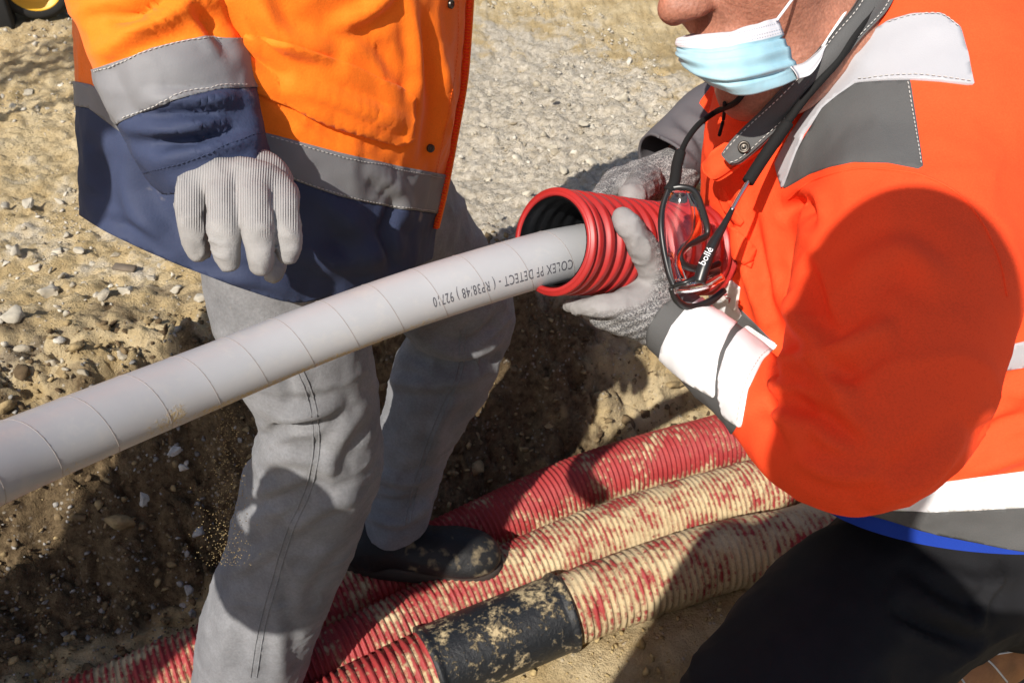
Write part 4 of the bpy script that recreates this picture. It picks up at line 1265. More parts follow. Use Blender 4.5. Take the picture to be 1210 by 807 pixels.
sleeveB = jacketB
isarm = lambda V, z: (P(960, 540, .66)[None] - V) @ nrm(P(1030, 500, .635) - P(845, 425, .755)) * 1500
link('grey_cuff', mesh_np('grey_cuff', *JB.panel([(700, 330), (780, 320), (800, 335), (840, 330), (918, 408), (900, 425), (880, 465), (872, 502), (860, 520), (700, 480)], .001, front=False, where=isarm)), M['grey_fabric'], sleeveB)
link('sleeve_band', mesh_np('sleeve_band', *JB.panel([(783, 410), (795, 385), (812, 365), (838, 345), (860, 340), (878, 372), (862, 392), (850, 420), (846, 452), (846, 470), (810, 450), (780, 425)], .0022, front=False, where=isarm)), M['sunlit_tape'], sleeveB)
link('sleeve_band', mesh_np('sleeve_band', *JB.panel([(884, 384), (920, 408), (902, 424), (884, 460), (876, 505), (856, 492), (850, 470), (850, 445), (858, 415), (870, 395)], .0020, front=False, where=isarm)), M['sunlit_tape'], sleeveB)
stitches(JB, [(913, 412), (893, 432), (880, 465), (874, 498)], 'stitching', M['thread'], sleeveB, lift=.003)

# shoulder patches: pale tape and grey yoke, on whichever cloth lies on top there
def top_panel(poly, off, name, material, parent):
    link(name, mesh_np(name, *JB.panel(poly, off)), material, parent)
tape = [(1025, 43), (1050, 26), (1078, 18), (1113, 18), (1134, 34), (1143, 66), (1150, 102), (1110, 97), (1078, 95), (1040, 96), (1012, 99), (990, 114), (973, 128), (950, 160), (926, 224), (917, 194), (935, 160), (957, 128), (989, 89)]
yok = [(1012, 99), (1040, 97), (1076, 96), (1084, 150), (1091, 201), (1050, 193), (1008, 192), (980, 198), (957, 206), (926, 224), (935, 195), (950, 165), (973, 128), (990, 114)]
top_panel(yok, .0014, 'shoulder_patch', M['grey_fabric'], jacketB)
top_panel(tape, .0026, 'shoulder_tape', M['light_tape'], jacketB)
stitches(JB, [(1073, 99), (1081, 150), (1088, 198)], 'stitching', M['thread'], jacketB, lift=.0028)
stitches(JB, [(1016, 96), (1078, 91), (1147, 99)], 'stitching', M['thread'], jacketB, lift=.004)
stitches(JB, [(1050, 29), (1078, 21), (1112, 21), (1132, 36)], 'stitching', M['thread'], jacketB, lift=.004)
# armhole seam
seam_px = [(932, 235), (960, 214), (1008, 200), (1050, 201), (1091, 208), (1130, 228), (1160, 262), (1182, 310), (1190, 350)]
Cs = JB.near_path(seam_px, .0002)
if len(Cs) > 3: link('armhole_seam', mesh_np('armhole_seam', *tube(resample(Cs, .004)[0], .0009, 6, caps=False)), M['redorange'], jacketB)

# chest pocket flaps
link('pocket_flap', mesh_np('pocket_flap', *JB.panel([(855, 275), (868, 268), (893, 292), (886, 318), (872, 306), (858, 294)], .004, skirt=.003)), M['redorange'], jacketB)
link('pocket_flap', mesh_np('pocket_flap', *JB.panel([(853, 220), (862, 235), (880, 262), (874, 268), (858, 250), (850, 232)], .003, skirt=.003)), M['redorange'], jacketB)
# name badge with red letters
bd = [(850, 318), (875, 340), (871, 368), (846, 346)]
link('badge', mesh_np('badge', *JB.panel(bd, .0032, skirt=.002)), M['badge'], jacketB)
me = text_mesh('LIA', .012)
co = np.zeros(len(me.vertices) * 3); me.vertices.foreach_get('co', co); co = co.reshape(-1, 3)
q0, n0 = JB.hit(862, 347, .0045)
if q0 is not None:
    ux = nrm(P(872, 358, .8) - P(852, 336, .8)); ux = nrm(ux - n0 * (ux @ n0)); uy = np.cross(n0, ux)
    me.vertices.foreach_set('co', (q0 + co[:, :1] * ux + co[:, 1:2] * uy).ravel().astype(np.float32)); me.update()
    link('badge_letters', me, M['badge_red'], jacketB, smooth=False)

# far sleeve
fsB = Chain([(P(1000, 130, 1.08), .09, .09), pc(905, 130, 1.04, 62), pc(850, 145, 1.01, 52), pc(810, 172, .985, 45), pc(775, 200, .965, 38)], n=5)
FB = Cloth(*build_sdf(fsB, .0046)).noise(.004, 14, 73, 2)
FB.folds([([(770, 165), (800, 180), (825, 200)], 6, .006), ([(800, 140), (825, 160), (840, 190)], 7, -.005)])
fc = P(778, 192, .97); fcn = nrm(P(825, 160, .99) - fc)
FB.cut(lambda V: (V - fc) @ fcn)
farS = link('sleeve', FB.mesh('far_sleeveB'), M['dark_fabric'], jacketB, label='dark grey far sleeve')
sm = farS.modifiers.new('cloth', 'SOLIDIFY'); sm.thickness = .003; sm.offset = -1
link('sleeve_top', mesh_np('sleeve_top', *FB.panel([(826, 122), (850, 90), (1000, 60), (1000, 240), (880, 240), (850, 150)], .0012, front=False)), M['redorange'], farS)

# ------------------------------------------------------------------ head and body
fB = camv(-.83, -.46, -.30); uB = camv(-.45, .80, -.36)
hcB = P(927, -62, .757)
hpB, WB = head_sdf(hcB, fB, uB)
neck = Chain([(WB(-.03, 0, -.06), .060, .060), (WB(-.06, 0, -.13), .062, .062), (P(1000, 130, .90), .08, .08)], n=4)
bodyB = union(hpB + [(neck, .03), (Chain([(P(1010, 110, .89), .10, .10), (P(1065, 300, .94), .11, .10), (P(1110, 440, 1.0), .11, .10)], n=3), .04),
      (Chain([(P(1085, 190, .84), .05, .05), pc(1048, 430, .69, 60), pc(1010, 520, .67, 45), pc(900, 470, .715, 38), pc(805, 390, .80, 30)], n=3), .03),
      (Chain([(P(960, 150, 1.02), .05, .05), pc(850, 145, 1.01, 28), pc(790, 200, .965, 15)], n=3), .03)], .03)
XH, QH = build_sdf(bodyB, .0045)
HB = Cloth(XH, QH).noise(.0006, 90, 83, 2)
link('body', mesh_np('bodyB', HB.V, HB.T), M['skin'], B)
# hair above and behind
hair = Cloth(*build_sdf(ell(WB(-.022, 0, .065), (.098, .083, .098), np.eye(3)), .006)); hair.noise(.003, 40, 3, 2)
hfw = WB(.045, 0, .085); hfn = nrm((WB(-.06, 0, .10) - hfw))
hair.cut(lambda V: (V - hfw) @ hfn)
link('hair', mesh_np('hairB', hair.V, hair.T), M['hair'], B)

# collar
def drape(x, y, d_, lift=.006):
    zs = [d_]
    for cl_ in (JB, HB):
        q_, n_ = cl_.hit(x, y)
        if q_ is not None: zs.append((q_ - CC) @ CF - lift)
    z_ = min(zs)
    return P(x, y, z_)
ca_ = [drape(1068, -30, .765), drape(1050, 10, .76), drape(1018, 45, .755), drape(985, 85, .75), drape(945, 128, .748), drape(905, 165, .748), drape(876, 190, .752), drape(862, 194, .757)]
cb_ = [drape(1035, -40, .78), drape(1012, 5, .772), drape(985, 38, .765), drape(955, 75, .76), drape(920, 112, .757), drape(882, 147, .757), drape(862, 168, .76), drape(852, 182, .765)]
link('collar', mesh_np('collar', *ribbon(ca_, cb_, .004, 6, .004)), M['grey_fabric'], jacketB)
cC = catmull([a_ * .88 + b_ * .12 for a_, b_ in zip(ca_, cb_)], 8); 
def dash_line(C, name, material, parent, step=.0042, ln=.0028, r=.00045, lift=.003):
    C, s = resample(C, step); parts_ = []
    for i_ in range(len(C) - 1):
        n_ = nrm(CC - C[i_]); a_ = C[i_] + n_ * lift; t_ = nrm(C[i_ + 1] - C[i_])
        parts_.append(tube(np.array([a_, a_ + t_ * ln * .5, a_ + t_ * ln]), [r * .5, r, r * .5], 5, caps=False, up=(.3, .2, .9)))
    link(name, mesh_np(name, *merge(parts_)), material, parent, kind='stuff')
dash_line(cC, 'stitching', M['thread'], jacketB)
dash_line(catmull([a_ * .12 + b_ * .88 for a_, b_ in zip(ca_, cb_)], 8), 'stitching', M['thread'], jacketB)
class OnPlane:
    def hit(self, x, y, lift=0):
        q_ = drape(x, y, .7475, .008); return q_, nrm(CC - q_)
snap(OnPlane(), 879, 174, .0052, 'snap_button', jacketB)
# orange front edge below the collar and inner shirt neck
link('front_edge', mesh_np('front_edge', *ribbon([P(905, 172, .775), P(872, 195, .775), P(845, 212, .785), P(832, 205, .80)], [P(885, 150, .80), P(862, 165, .80), P(842, 178, .80), P(834, 190, .81)], .004, 6, .004)), M['redorange'], jacketB)

# face mask
def mask_mesh():
    # columns from the cheek edge round the front to the hidden far side: (top px, top depth, bottom px, bottom depth)
    top = [(921, 20, .682), (899, 27, .668), (876, 34, .662), (852, 38, .664), (826, 41, .672), (806, 45, .688), (799, 46, .705), (806, 44, .735), (830, 36, .770)]
    bot = [(944, 93, .690), (920, 103, .672), (892, 112, .664), (866, 113, .666), (842, 104, .674), (824, 91, .690), (816, 78, .708), (824, 82, .740), (846, 84, .775)]
    mid = [(933, 60, .680), (905, 68, .660), (877, 73, .651), (850, 76, .653), (824, 74, .663), (806, 68, .682), (801, 62, .705), (808, 62, .742), (835, 62, .778)]
    Tp = catmull([P(*q) for q in top], 6); Bt = catmull([P(*q) for q in bot], 6); Md = catmull([P(*q) for q in mid], 6)
    nr = 48; vv = np.linspace(0, 1, nr)
    G = []
    for v_ in vv:
        l0 = (1 - v_) * (1 - 2 * v_); l1 = 4 * v_ * (1 - v_); l2 = v_ * (2 * v_ - 1)
        G.append(l0 * Tp + l1 * Md + l2 * Bt)
    G = np.array(G)
    nc = G.shape[1]
    U_ = np.linspace(0, 1, nc)[None] * np.ones((nr, 1)); V_ = vv[:, None] * np.ones((1, nc))
    N = nrm(np.cross(np.gradient(G, axis=1), np.gradient(G, axis=0))); sgn = np.sign(np.sum(N * (CC - G), -1).mean()); N = N * sgn
    pleat = -.0030 * np.exp(-((V_ - .28) / .018) ** 2) + .0016 * sstep(.42, .44, V_) * sstep(.60, .47, V_) + .0025 * sstep(.62, .70, V_) * sstep(.86, .74, V_) - .004 * np.exp(-((V_ - .78) / .03) ** 2) * sstep(0, .12, U_)
    wr = .0012 * fbm(np.stack([U_.ravel() * 9, V_.ravel() * 5, 0 * U_.ravel()], 1), 2, 3).reshape(U_.shape)
    G = G + N * (pleat + wr)[..., None]
    ii = np.arange(nr - 1)[:, None]; jj = np.arange(nc - 1)[None]
    Qm = np.stack([ii * nc + jj, ii * nc + jj + 1, (ii + 1) * nc + jj + 1, (ii + 1) * nc + jj], -1).reshape(-1, 4)
    return G, N, Qm, U_, V_
G, N, Qm, U_, V_ = mask_mesh()
gz = np.zeros(G.shape[:2])
for i_ in range(G.shape[0]):
    for j_ in range(G.shape[1]):
        if U_[i_, j_] > .74: continue
        x_, y_, z_ = proj(G[i_, j_]); q_, n_ = HB.hit(x_, y_)
        if q_ is None: continue
        zh = (q_ - CC) @ CF
        if abs(zh - z_) < .08: gz[i_, j_] = max(0, z_ - (zh - .006))
for k_ in range(14):
    gs = gz.copy(); gs[1:-1, 1:-1] = (gz[:-2, 1:-1] + gz[2:, 1:-1] + gz[1:-1, :-2] + gz[1:-1, 2:]) / 4
    gz = np.maximum(gz, gs)
G = G - nrm(G - CC) * gz[..., None]
m, t, b = new_nodes('pleated_mask_paper')
mv, mu = n_attr(t, 'mv'), n_attr(t, 'mu')
tc = t.nodes.new('ShaderNodeTexCoord')
blue = n_mix(t, n_range(t, n_noise(t, tc.outputs['Object'], 40, 4), .3, .7), (.30, .52, .62), (.38, .59, .67))
dashes = n_range(t, n_math(t, 'SINE', n_math(t, 'MULTIPLY', mu, 420.0)), -.2, .2)
def line_at(v0, w_): return n_range(t, n_math(t, 'ABSOLUTE', n_math(t, 'SUBTRACT', mv, v0)), w_, w_ * .5)
c = n_mix(t, n_range(t, mv, .235, .25), (.66, .65, .68), blue)
dl = n_math(t, 'MULTIPLY', n_math(t, 'MAXIMUM', line_at(.075, .012), n_math(t, 'MAXIMUM', line_at(.17, .010), line_at(.215, .010))), dashes)
c = n_mix(t, n_math(t, 'MULTIPLY', dl, .85), c, (.30, .31, .36))
dots = n_math(t, 'MULTIPLY', n_range(t, mu, .075, .07), n_math(t, 'MULTIPLY', n_range(t, n_math(t, 'SINE', n_math(t, 'MULTIPLY', mu, 900.0)), 0, .3), n_range(t, n_math(t, 'SINE', n_math(t, 'MULTIPLY', mv, 150.0)), 0, .3)))
c = n_mix(t, n_math(t, 'MULTIPLY', dots, .35), c, (.25, .5, .65))
t.links.new(c, b.inputs['Base Color']); b.inputs['Roughness'].default_value = .75; b.inputs['Specular IOR Level'].default_value = .25
bp = nd(t, 'ShaderNodeBump', Strength=.3, Distance=.001); t.links.new(n_math(t, 'SUBTRACT', n_noise(t, tc.outputs['Object'], 150, 4), dl), bp.inputs['Height']); t.links.new(bp.outputs[0], b.inputs['Normal'])
mk = link('face_mask', mesh_np('face_mask', G.reshape(-1, 3), Qm, {'mu': U_.ravel(), 'mv': V_.ravel()}), m, B, label='light blue pleated face mask pulled below the nose')
sm = mk.modifiers.new('paper', 'SOLIDIFY'); sm.thickness = .0012
def strap(pts, r, name, material, parent, n=10, flat=1.0):
    return link(name, mesh_np(name, *tube(catmull([P(*q) for q in pts], n), r, 8, flat=flat)), material, parent)
strap([(918, 24, .676), (930, 8, .68), (946, -14, .69), (965, -45, .70)], .0011, 'ear_loop', M['white_cloth'], mk)
strap([(972, 56, .713), (985, 36, .715), (1003, 8, .72), (1018, -25, .725)], .0013, 'ear_loop', M['white_cloth'], mk)
link('side_fold', mesh_np('side_fold', *ribbon([P(934, 78, .676), P(950, 74, .690), P(966, 62, .704), P(974, 54, .711)], [P(944, 93, .682), P(958, 88, .694), P(969, 73, .706), P(975, 57, .712)], .001, 6, .001)), M['white_cloth'], mk)

# ------------------------------------------------------------------ gloves
nearh = [Chain([pc(812, 392, .795, 34, .8), pc(785, 378, .80, 36, .8), pc(758, 366, .795, 33, .75), pc(740, 366, .79, 26, .8)], n=5),
         (Chain([pc(790, 345, .80, 24), pc(772, 312, .775, 20), pc(755, 287, .755, 16.5), pc(743, 269, .745, 16), pc(736, 258, .743, 14)], n=6), .016),
         (Chain([pc(765, 362, .785, 24), pc(735, 362, .772, 17), pc(705, 362, .772, 12.5), pc(684, 362, .785, 10), pc(672, 361, .80, 7)], n=6), .012),
         (Chain([pc(765, 378, .80, 22), pc(738, 380, .79, 17), pc(712, 376, .80, 13), pc(695, 366, .83, 11)], n=5), .010),
         (Chain([pc(775, 388, .82, 20), pc(750, 388, .825, 15), pc(728, 378, .845, 12), pc(715, 362, .87, 11)], n=5), .010)]
def coatB(V):
    x, y, z = proj(V); d_, _ = line_d(x, y, [(736, 255), (752, 285), (762, 315), (752, 345), (715, 356), (668, 358)])
    return .5 + (17 - d_) / 30
def ribB(V):
    x, y, z = proj(V); return (x * .35 + y * .9) / 9.0
GB = glove(nearh, .012, .0021, 'glove', M['gloveB'], B, coatB, ribB, .0012)
farh = [Chain([pc(800, 203, .965, 30, .9), pc(770, 212, .95, 27, .8), pc(745, 224, .93, 24, .8)], n=5),
        (Chain([pc(765, 215, .92, 20), pc(752, 226, .875, 17), pc(747, 233, .858, 16)], n=5), .010),
        (Chain([pc(748, 222, .93, 18), pc(722, 224, .915, 14), pc(705, 236, .90, 11)], n=5), .008),
        (Chain([pc(755, 214, .95, 18), pc(730, 212, .945, 14), pc(716, 222, .935, 11)], n=5), .008)]
def coatF(V):
    x, y, z = proj(V); return .5 + (20 - np.hypot(x - 745, y - 232)) / 30
GF = glove(farh, .012, .0024, 'glove', M['gloveB'], B, coatF, ribB, .0012)

# ------------------------------------------------------------------ trousers, shirt, boots
thB = Chain([(P(1205, 630, 1.12), .11, .11), pc(1125, 665, 1.10, 102), pc(1025, 728, 1.05, 110), pc(952, 803, .99, 110), pc(892, 885, .93, 105), pc(900, 950, .95, 95)], n=5)
calf = Chain([pc(905, 950, .95, 85), pc(1000, 860, 1.12, 72), pc(1090, 775, 1.20, 64), pc(1165, 722, 1.25, 56), pc(1204, 712, 1.26, 50)], n=5)
th2 = Chain([(P(1215, 640, 1.15), .14, .14), pc(1265, 680, 1.28, 95), pc(1310, 725, 1.36, 80)], n=4)
TBm = Cloth(*build_sdf(union([thB, (calf, .02), (th2, .02)], .02), .0056))
TBm.noise(.006, 9, 93, 2).noise(.0012, 35, 95, 2).crumple(.006, 13, 93)
TBm.folds([([(1070, 690), (1110, 720), (1160, 740)], 12, .008), ([(1060, 720), (1110, 745), (1150, 760)], 9, -.007), ([(1180, 670), (1165, 710), (1155, 735)], 6, .005), ([(1100, 670), (1150, 690), (1200, 680)], 12, .006)])
trB = link('trousers', TBm.mesh('trousersB'), M['black_cloth'], B)
shirt = Chain([(P(1150, 545, 1.0), .188, .165), (P(1155, 590, 1.01), .192, .168), (P(1165, 660, 1.04), .192, .168)], n=4)
ST = Cloth(*build_sdf(shirt, .006))
s3 = [P(955, 606, .98), P(1058, 660, .87), P(1130, 664, .85)]
sn = nrm(np.cross(s3[1] - s3[0], s3[2] - s3[0])); sn = sn if sn @ (P(1050, 200, .9) - s3[0]) > 0 else -sn
ST.cut(lambda V: (V - s3[0]) @ sn)
link('shirt', ST.mesh('shirtB'), M['blue_cloth'], B, label='blue shirt hem showing under the jacket')
bt = shoe(P(1235, 768, 1.27), P(1070, 806, 1.17), .11, .10, 'boot', B, M['boot_tan'], M['sole'], P(1212, 728, 1.27))
for q_ in ([(1120, 786), (1135, 800), (1150, 825)], [(1150, 770), (1170, 782), (1190, 805)], [(1118, 790), (1160, 776), (1205, 768)]):
    bh = BVHTree.FromPolygons([v_.co.copy() for v_ in bt.data.vertices], [tuple(f_.vertices) for f_ in bt.data.polygons])
    C_ = []
    for x_, y_ in catmull(np.array([list(z_) + [0] for z_ in q_], float), 6)[:, :2]:
        d_ = P(x_, y_, 1.) - CC; l_, n_, i_, ds_ = bh.ray_cast(Vector(CC), Vector(d_).normalized())
        if l_ is not None: C_.append(np.array(l_))
    if len(C_) > 3: link('boot_seam', mesh_np('boot_seam', *tube(np.array(C_), .0014, 6, caps=False)), M['thread'], bt)
shoe(P(1310, 728, 1.42), P(1200, 748, 1.36), .11, .10, 'boot', B, M['boot_tan'], M['sole'], P(1275, 700, 1.42))

# ================================================================== safety glasses hanging from a neck cord
gl = thing('safety_glasses', 'clear safety glasses with black frame hanging on a black neck cord', 'glasses', tuple(P(815, 300, .74)))
fr = [(790, 224, .735), (806, 222, .732), (820, 227, .732), (829, 246, .735), (836, 275, .74), (826, 284, .735), (811, 290, .728), (804, 299, .726), (806, 311, .728), (818, 317, .733), (835, 317, .742), (850, 312, .75)]
fl = [(790, 224, .735), (783, 245, .733), (781, 268, .73), (784, 295, .728), (790, 322, .725), (796, 338, .722)]
for pts in (fr, fl):
    strap(pts, .0026, 'frame', M['black_plastic'], gl, 10, 1.3)
strap([(796, 338, .722), (812, 333, .715), (832, 325, .72), (850, 320, .735)], .0022, 'frame', M['black_plastic'], gl)
# lenses: clear shells
M['lens'] = mat('clear_lens', (.97, .97, .97), .03, .5, trans=1.0, ior=1.42)
def lens(edge_a, edge_b, name, bulge):
    link(name, mesh_np(name, *ribbon([P(*q) for q in edge_a], [P(*q) for q in edge_b], .0016, 8, bulge, 12)), M['lens'], gl)
lens([(790, 226, .734), (783, 250, .732), (783, 280, .729), (788, 310, .726), (796, 336, .722)], [(818, 227, .732), (828, 250, .735), (830, 278, .737), (806, 305, .727), (812, 333, .716)], 'lens', .008)
lens([(796, 338, .722), (815, 336, .712), (835, 330, .715), (851, 322, .733)], [(800, 345, .735), (818, 344, .725), (838, 340, .728), (853, 333, .742)], 'lens', .004)
# temples
def temple(pts, radii, name):
    C = catmull([P(*q) for q in pts], 8); r = np.interp(np.linspace(0, 1, len(C)), np.linspace(0, 1, len(radii)), radii)
    link(name, mesh_np(name, *tube(C, r, 10, flat=.9)), M['black_plastic'], gl); return C
temple([(826, 334, .715), (833, 312, .715), (843, 288, .718), (856, 265, .722), (866, 246, .726)], [.0052, .0055, .0045, .003, .0022], 'temple')
temple([(793, 340, .745), (800, 355, .75), (815, 363, .755), (838, 357, .76), (856, 343, .765)], [.003, .0035, .0035, .0035, .003], 'temple')
link('temple_rod', mesh_np('temple_rod', *tube(catmull([P(864, 250, .725), P(874, 232, .728), P(886, 212, .731)], 6), .0019, 10)), M['metal'], gl)
def cord(pts, r, name='neck_cord'):
    link(name, mesh_np(name, *tube(catmull([drape(*q, .004 + r) for q in pts], 10), r, 10)), M['black_cord'], gl)
cord([(884, 215, .731), (898, 193, .734), (915, 168, .735), (931, 145, .735)], .0052, 'cord_grip')
cord([(928, 148, .735), (950, 118, .733), (970, 95, .732), (990, 72, .72), (1008, 45, .725), (1030, 10, .73)], .0034)
cord([(790, 226, .735), (797, 215, .737), (800, 195, .745), (804, 180, .75)], .0048, 'cord_grip')
cord([(803, 184, .75), (812, 165, .765), (826, 147, .78), (845, 133, .80), (868, 122, .82), (880, 108, .83)], .0026)
cord([(856, 122, .83), (855, 140, .82), (850, 160, .81)], .0016)
# brand lettering on the temple
me = text_mesh('bollé', .0078)
co = np.zeros(len(me.vertices) * 3); me.vertices.foreach_get('co', co); co = co.reshape(-1, 3)
q0 = P(834.5, 303, .7085); ux = nrm(P(843, 290, .709) - P(829, 316, .708)); n0 = nrm(CC - q0); ux = nrm(ux - n0 * (ux @ n0)); uy = np.cross(n0, ux)
me.vertices.foreach_set('co', (q0 + co[:, :1] * ux + co[:, 1:2] * uy).ravel().astype(np.float32)); me.update()
link('lettering', me, M['white_cloth'], gl, smooth=False)

# ================================================================== two more people who stand outside the picture and throw their shadows into it
def figure(label, foot, yaw, head, chest, hip, hands, mats, floor, helmet=True):
    root = thing('person', label, 'person', tuple(foot))
    f = np.array([math.cos(yaw), math.sin(yaw), 0]); s_ = np.array([-f[1], f[0], 0])
    hp2, W2 = head_sdf(head, f + np.array([0, 0, -.35]), UPZ)
    ah = [hip - s_ * .10, hip + s_ * .10]; feet = [np.array([foot[0], foot[1], floor + .08]) - s_ * .14 + f * .05, np.array([foot[0], foot[1], floor + .08]) + s_ * .14]
    arms = [Chain([(chest + sg_ * s_ * .18 + UPZ * .08, .055, .055), ((chest + sg_ * s_ * .18 + hd) / 2 + sg_ * s_ * .06 - UPZ * .10, .048, .048), (hd, .034, .034)], n=4) for sg_, hd in zip((-1, 1), hands)]
    legs = [Chain([(a_, .085, .085), ((a_ + b_) / 2 + f * .03, .062, .062), (b_, .045, .045)], n=4) for a_, b_ in zip(ah, feet)]
    tor = Chain([(hip, .15, .11), ((hip + chest) / 2, .14, .10), (chest, .17, .11), (chest + UPZ * .12, .12, .09)], side=s_, n=4)
    neck2 = Chain([(chest + UPZ * .12, .06, .06), (head - UPZ * .07, .052, .052)], n=3)
    link('body', mesh_np('figure_body', *build_sdf(union(hp2 + [(neck2, .03), (tor, .04)] + [(q_, .03) for q_ in arms + legs], .03), .009)), M['skin'], root)
    fat = lambda ch, d_: Chain([(a_[:3], a_[3] + d_, a_[4] + d_) for a_ in ch.A[::2]], n=2)
    t2 = Chain([(a_[:3], a_[3] + .03, a_[4] + .03) for a_ in tor.A[::2]], side=s_, n=2)
    jk = Cloth(*build_sdf(union([t2] + [(fat(q_, .018), .03) for q_ in arms], .03), .009)).noise(.006, 12, 3, 2)
    link('jacket', jk.mesh('figure_jacket'), mats[0], root)
    tr = Cloth(*build_sdf(union([fat(q_, .018) for q_ in legs], .03), .009)).noise(.005, 12, 5, 2)
    link('trousers', tr.mesh('figure_trousers'), mats[1], root)
    for b_ in feet: shoe(b_ - f * .08 - UPZ * .06, b_ + f * .19 - UPZ * .06, .10, .09, 'boot', root, M['boot_black'], M['sole'], b_ + UPZ * .06)
    if not helmet: return
    hm = Cloth(*build_sdf(ell(W2(-.012, 0, .075), (.135, .115, .105)), .009)); hm.cut(lambda V: (V - W2(0, 0, .07)) @ UPZ)
    link('helmet', mesh_np('figure_helmet', hm.V, hm.T), M['helmet'], root)
# the one who takes the picture
hq = P(1055, 440, .60) - SUN * .95
figure('unseen photographer in dark jacket standing behind the camera on the near bank', np.array([hq[0] + .02, hq[1] - .16, -.07]), math.radians(75), hq, hq + np.array([-.02, -.13, -.33]), hq + np.array([.02, -.16, -.80]),
       [hq + np.array([.22, -.10, -.85]), hq + np.array([-.22, -.10, -.85])], (M['dark_fabric'], M['black_cloth']), -.07, False)
# the one who feeds the pipe from the left
hq = np.array([-.82, .06, 1.40])
figure('worker in orange jacket leaning forward and feeding the pipe from the side', np.array([-1.26, -.15, -.1]), math.radians(28), hq, np.array([-1.10, -.05, 1.16]), np.array([-1.28, -.15, .72]),
       [np.array([-.54, .20, .76]), np.array([-.66, .24, .78])], (M["orange"], M["navy"]), -.1, False)

# ================================================================== wheeled machine far behind
g0 = ground_at(52, 19)
mc = thing('site_machine', 'yellow wheeled site machine standing on the sand far behind the workers', 'machine', tuple(g0))
def ring(c, ax, r, w_, prof_, nseg=40):
    ax = nrm(np.asarray(ax, float)); u = nrm(np.cross(ax, UPZ)); v_ = np.cross(ax, u)
    a_ = np.linspace(0, 2 * np.pi, nseg, endpoint=False)
    V = np.vstack([c + ax * w_ * h_ + r * k_ * (np.cos(a_)[:, None] * u + np.sin(a_)[:, None] * v_) for k_, h_ in prof_])
    j_ = np.arange(nseg); j2 = (j_ + 1) % nseg
    return V, [np.vstack([np.stack([q_ * nseg + j_, q_ * nseg + j2, (q_ + 1) * nseg + j2, (q_ + 1) * nseg + j_], 1) for q_ in range(len(prof_) - 1)])]
wax = nrm(np.array([.35, -.93, 0]))
def wheel(c, R_):
    w_ = link('wheel', mesh_np('tyre', *ring(c, wax, R_, .05, [(.72, -1), (.84, -1.05), (.95, -.9), (1, -.5), (1, .5), (.95, .9), (.84, 1.05), (.72, 1)])), M['rubber'], mc)
    link('rim', mesh_np('rim', *ring(c, wax, R_, .05, [(.01, -.6), (.3, -.6), (.55, -.5), (.73, -.9), (.75, .98), (.68, .9), (.58, .45), (.34, .4), (.30, .75), (.01, .75)])), M['yellow_paint'], w_)
    link('hub', mesh_np('hub', *ring(c, wax, R_, .05, [(.22, .6), (.22, 1.1), (.16, 1.2), (.01, 1.2)])), M['rubber'], w_)
wheel(g0 + np.array([0, 0, .125]), .13)
wheel(g0 + np.array([-.55, -.20, .125]), .13)
rx = np.stack([nrm(np.array([.93, .35, 0])), -wax, UPZ], 1)
def part_box(name, c, s, m_):
    o = link(name, mesh_np(name, *box(c, s, rx)), m_, mc, smooth=False)
    bv = o.modifiers.new('b', 'BEVEL'); bv.width = .012; bv.segments = 2
part_box('chassis', g0 + np.array([-.20, .16, .28]), (1.0, .30, .12), M['rubber'])
part_box('body_cover', g0 + np.array([-.20, .16, .60]), (1.1, .5, .5), M['yellow_paint'])
part_box('side_box', ground_at(2, 46) + np.array([-.12, .10, .17]), (.30, .18, .06), M['beige_paint'])
part_box('support_leg', ground_at(2, 46) + np.array([-.10, .10, .07]), (.20, .12, .14), M['rubber'])

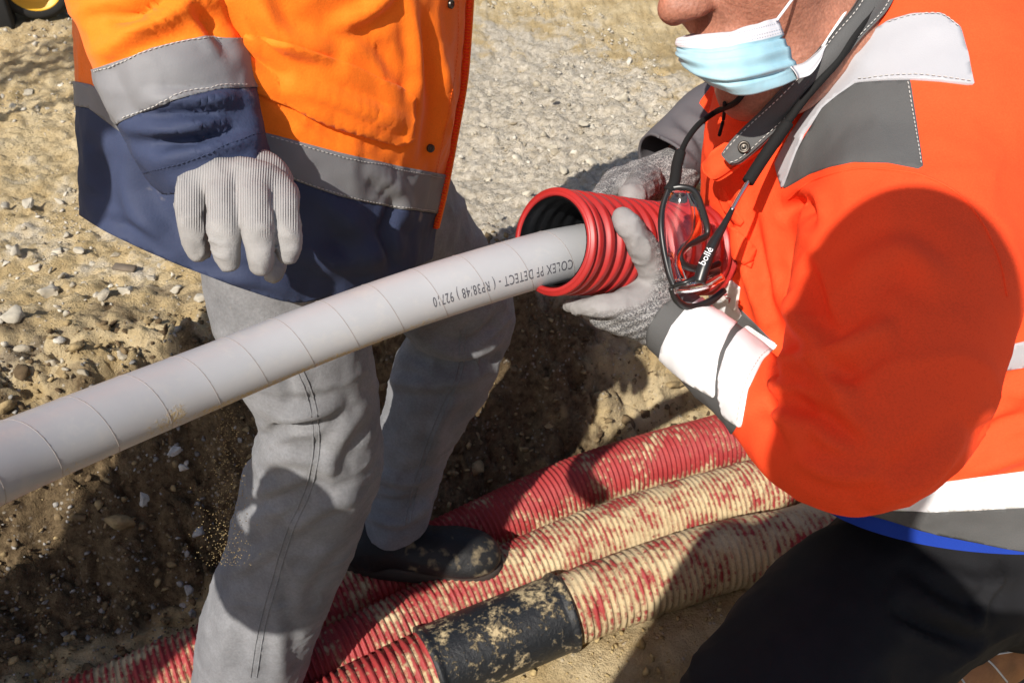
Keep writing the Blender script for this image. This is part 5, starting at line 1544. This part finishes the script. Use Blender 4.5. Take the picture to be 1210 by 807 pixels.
# grains of sand falling from the pipe and lying on it
r = np.random.default_rng(5)
parts_ = []
tetra = (np.array([[1, 1, 1], [-1, -1, 1], [-1, 1, -1], [1, -1, -1]], float), np.array([[0, 1, 2], [0, 3, 1], [0, 2, 3], [1, 3, 2]]))
for k in range(700):
    u_ = r.random(); px_ = 268 + r.normal() * (9 + 8 * u_) - 6 * u_; py_ = 478 + u_ ** .8 * 190
    q_ = P(px_, py_, .70 + .10 * u_ + r.normal() * .012)
    parts_.append((q_ + tetra[0] @ rotm(*(r.random(3) * 6)).T * r.uniform(.00022, .0005), [tetra[1]]))
link('falling_sand', mesh_np('falling_sand', *merge(parts_)), M['sandclods'], label='thin stream of sand grains trickling off the grey pipe', cat='sand', kind='stuff')

# ================================================================== young tree beside the site, out of the picture; its shadow lies on the bank
M['bark'] = mat('grey_brown_bark', (.16, .12, .085), .9, .1, var=.3, vscale=20, bump=1.0, bscale=80)
M['leaf'] = mat('green_leaf', (.06, .11, .025), .7, .2, var=.3, vscale=8)
tb = np.array([-2.45, .95, 0.]); tb[2] = float(terrain(tb[:1], tb[1:2])[0][0])
tree_o = thing('young_tree', 'young slender tree with sparse leaves standing at the edge of the site', 'tree', tuple(tb))
r = np.random.default_rng(17)
trunk = catmull([tb - UPZ * .05, tb + np.array([.03, .02, .8]), tb + np.array([.0, .05, 1.6]), tb + np.array([.06, .02, 2.5])], 8)
link('trunk', mesh_np('trunk', *tube(trunk, np.linspace(.05, .016, len(trunk)), 10, up=(1, 0, 0))), M['bark'], tree_o)
tw, lv = [], []
for k in range(15):
    z0 = r.uniform(.7, 2.3); a = r.uniform(0, 6.28); L = r.uniform(.45, .85) * (1.15 - z0 / 4)
    b0 = np.array([np.interp(z0, trunk[:, 2] - tb[2], trunk[:, q]) for q in range(3)])
    d_ = np.array([math.cos(a), math.sin(a), r.uniform(.3, .7)])
    C_ = catmull([b0, b0 + d_ * L * .5, b0 + d_ * L + np.array([0, 0, r.uniform(-.1, .15)])], 6)
    tw.append(tube(C_, np.linspace(.014, .004, len(C_)), 6, up=(.2, .3, .9)))
    for q in range(34):
        c_ = C_[r.integers(3, len(C_))] + r.normal(size=3) * .09
        R_ = rotm(*(r.random(3) * 6.28)); s_ = r.uniform(.018, .035)
        lv.append((c_ + (np.array([[-1, 0, 0], [0, -.45, .08], [1.1, 0, 0], [0, .45, .08]]) * s_) @ R_.T, [np.array([[0, 1, 2, 3]])]))
link('branches', mesh_np('branches', *merge(tw)), M['bark'], tree_o, kind='stuff')
link('crown', mesh_np('crown', *merge(lv)), M['leaf'], tree_o, kind='stuff', smooth=False)
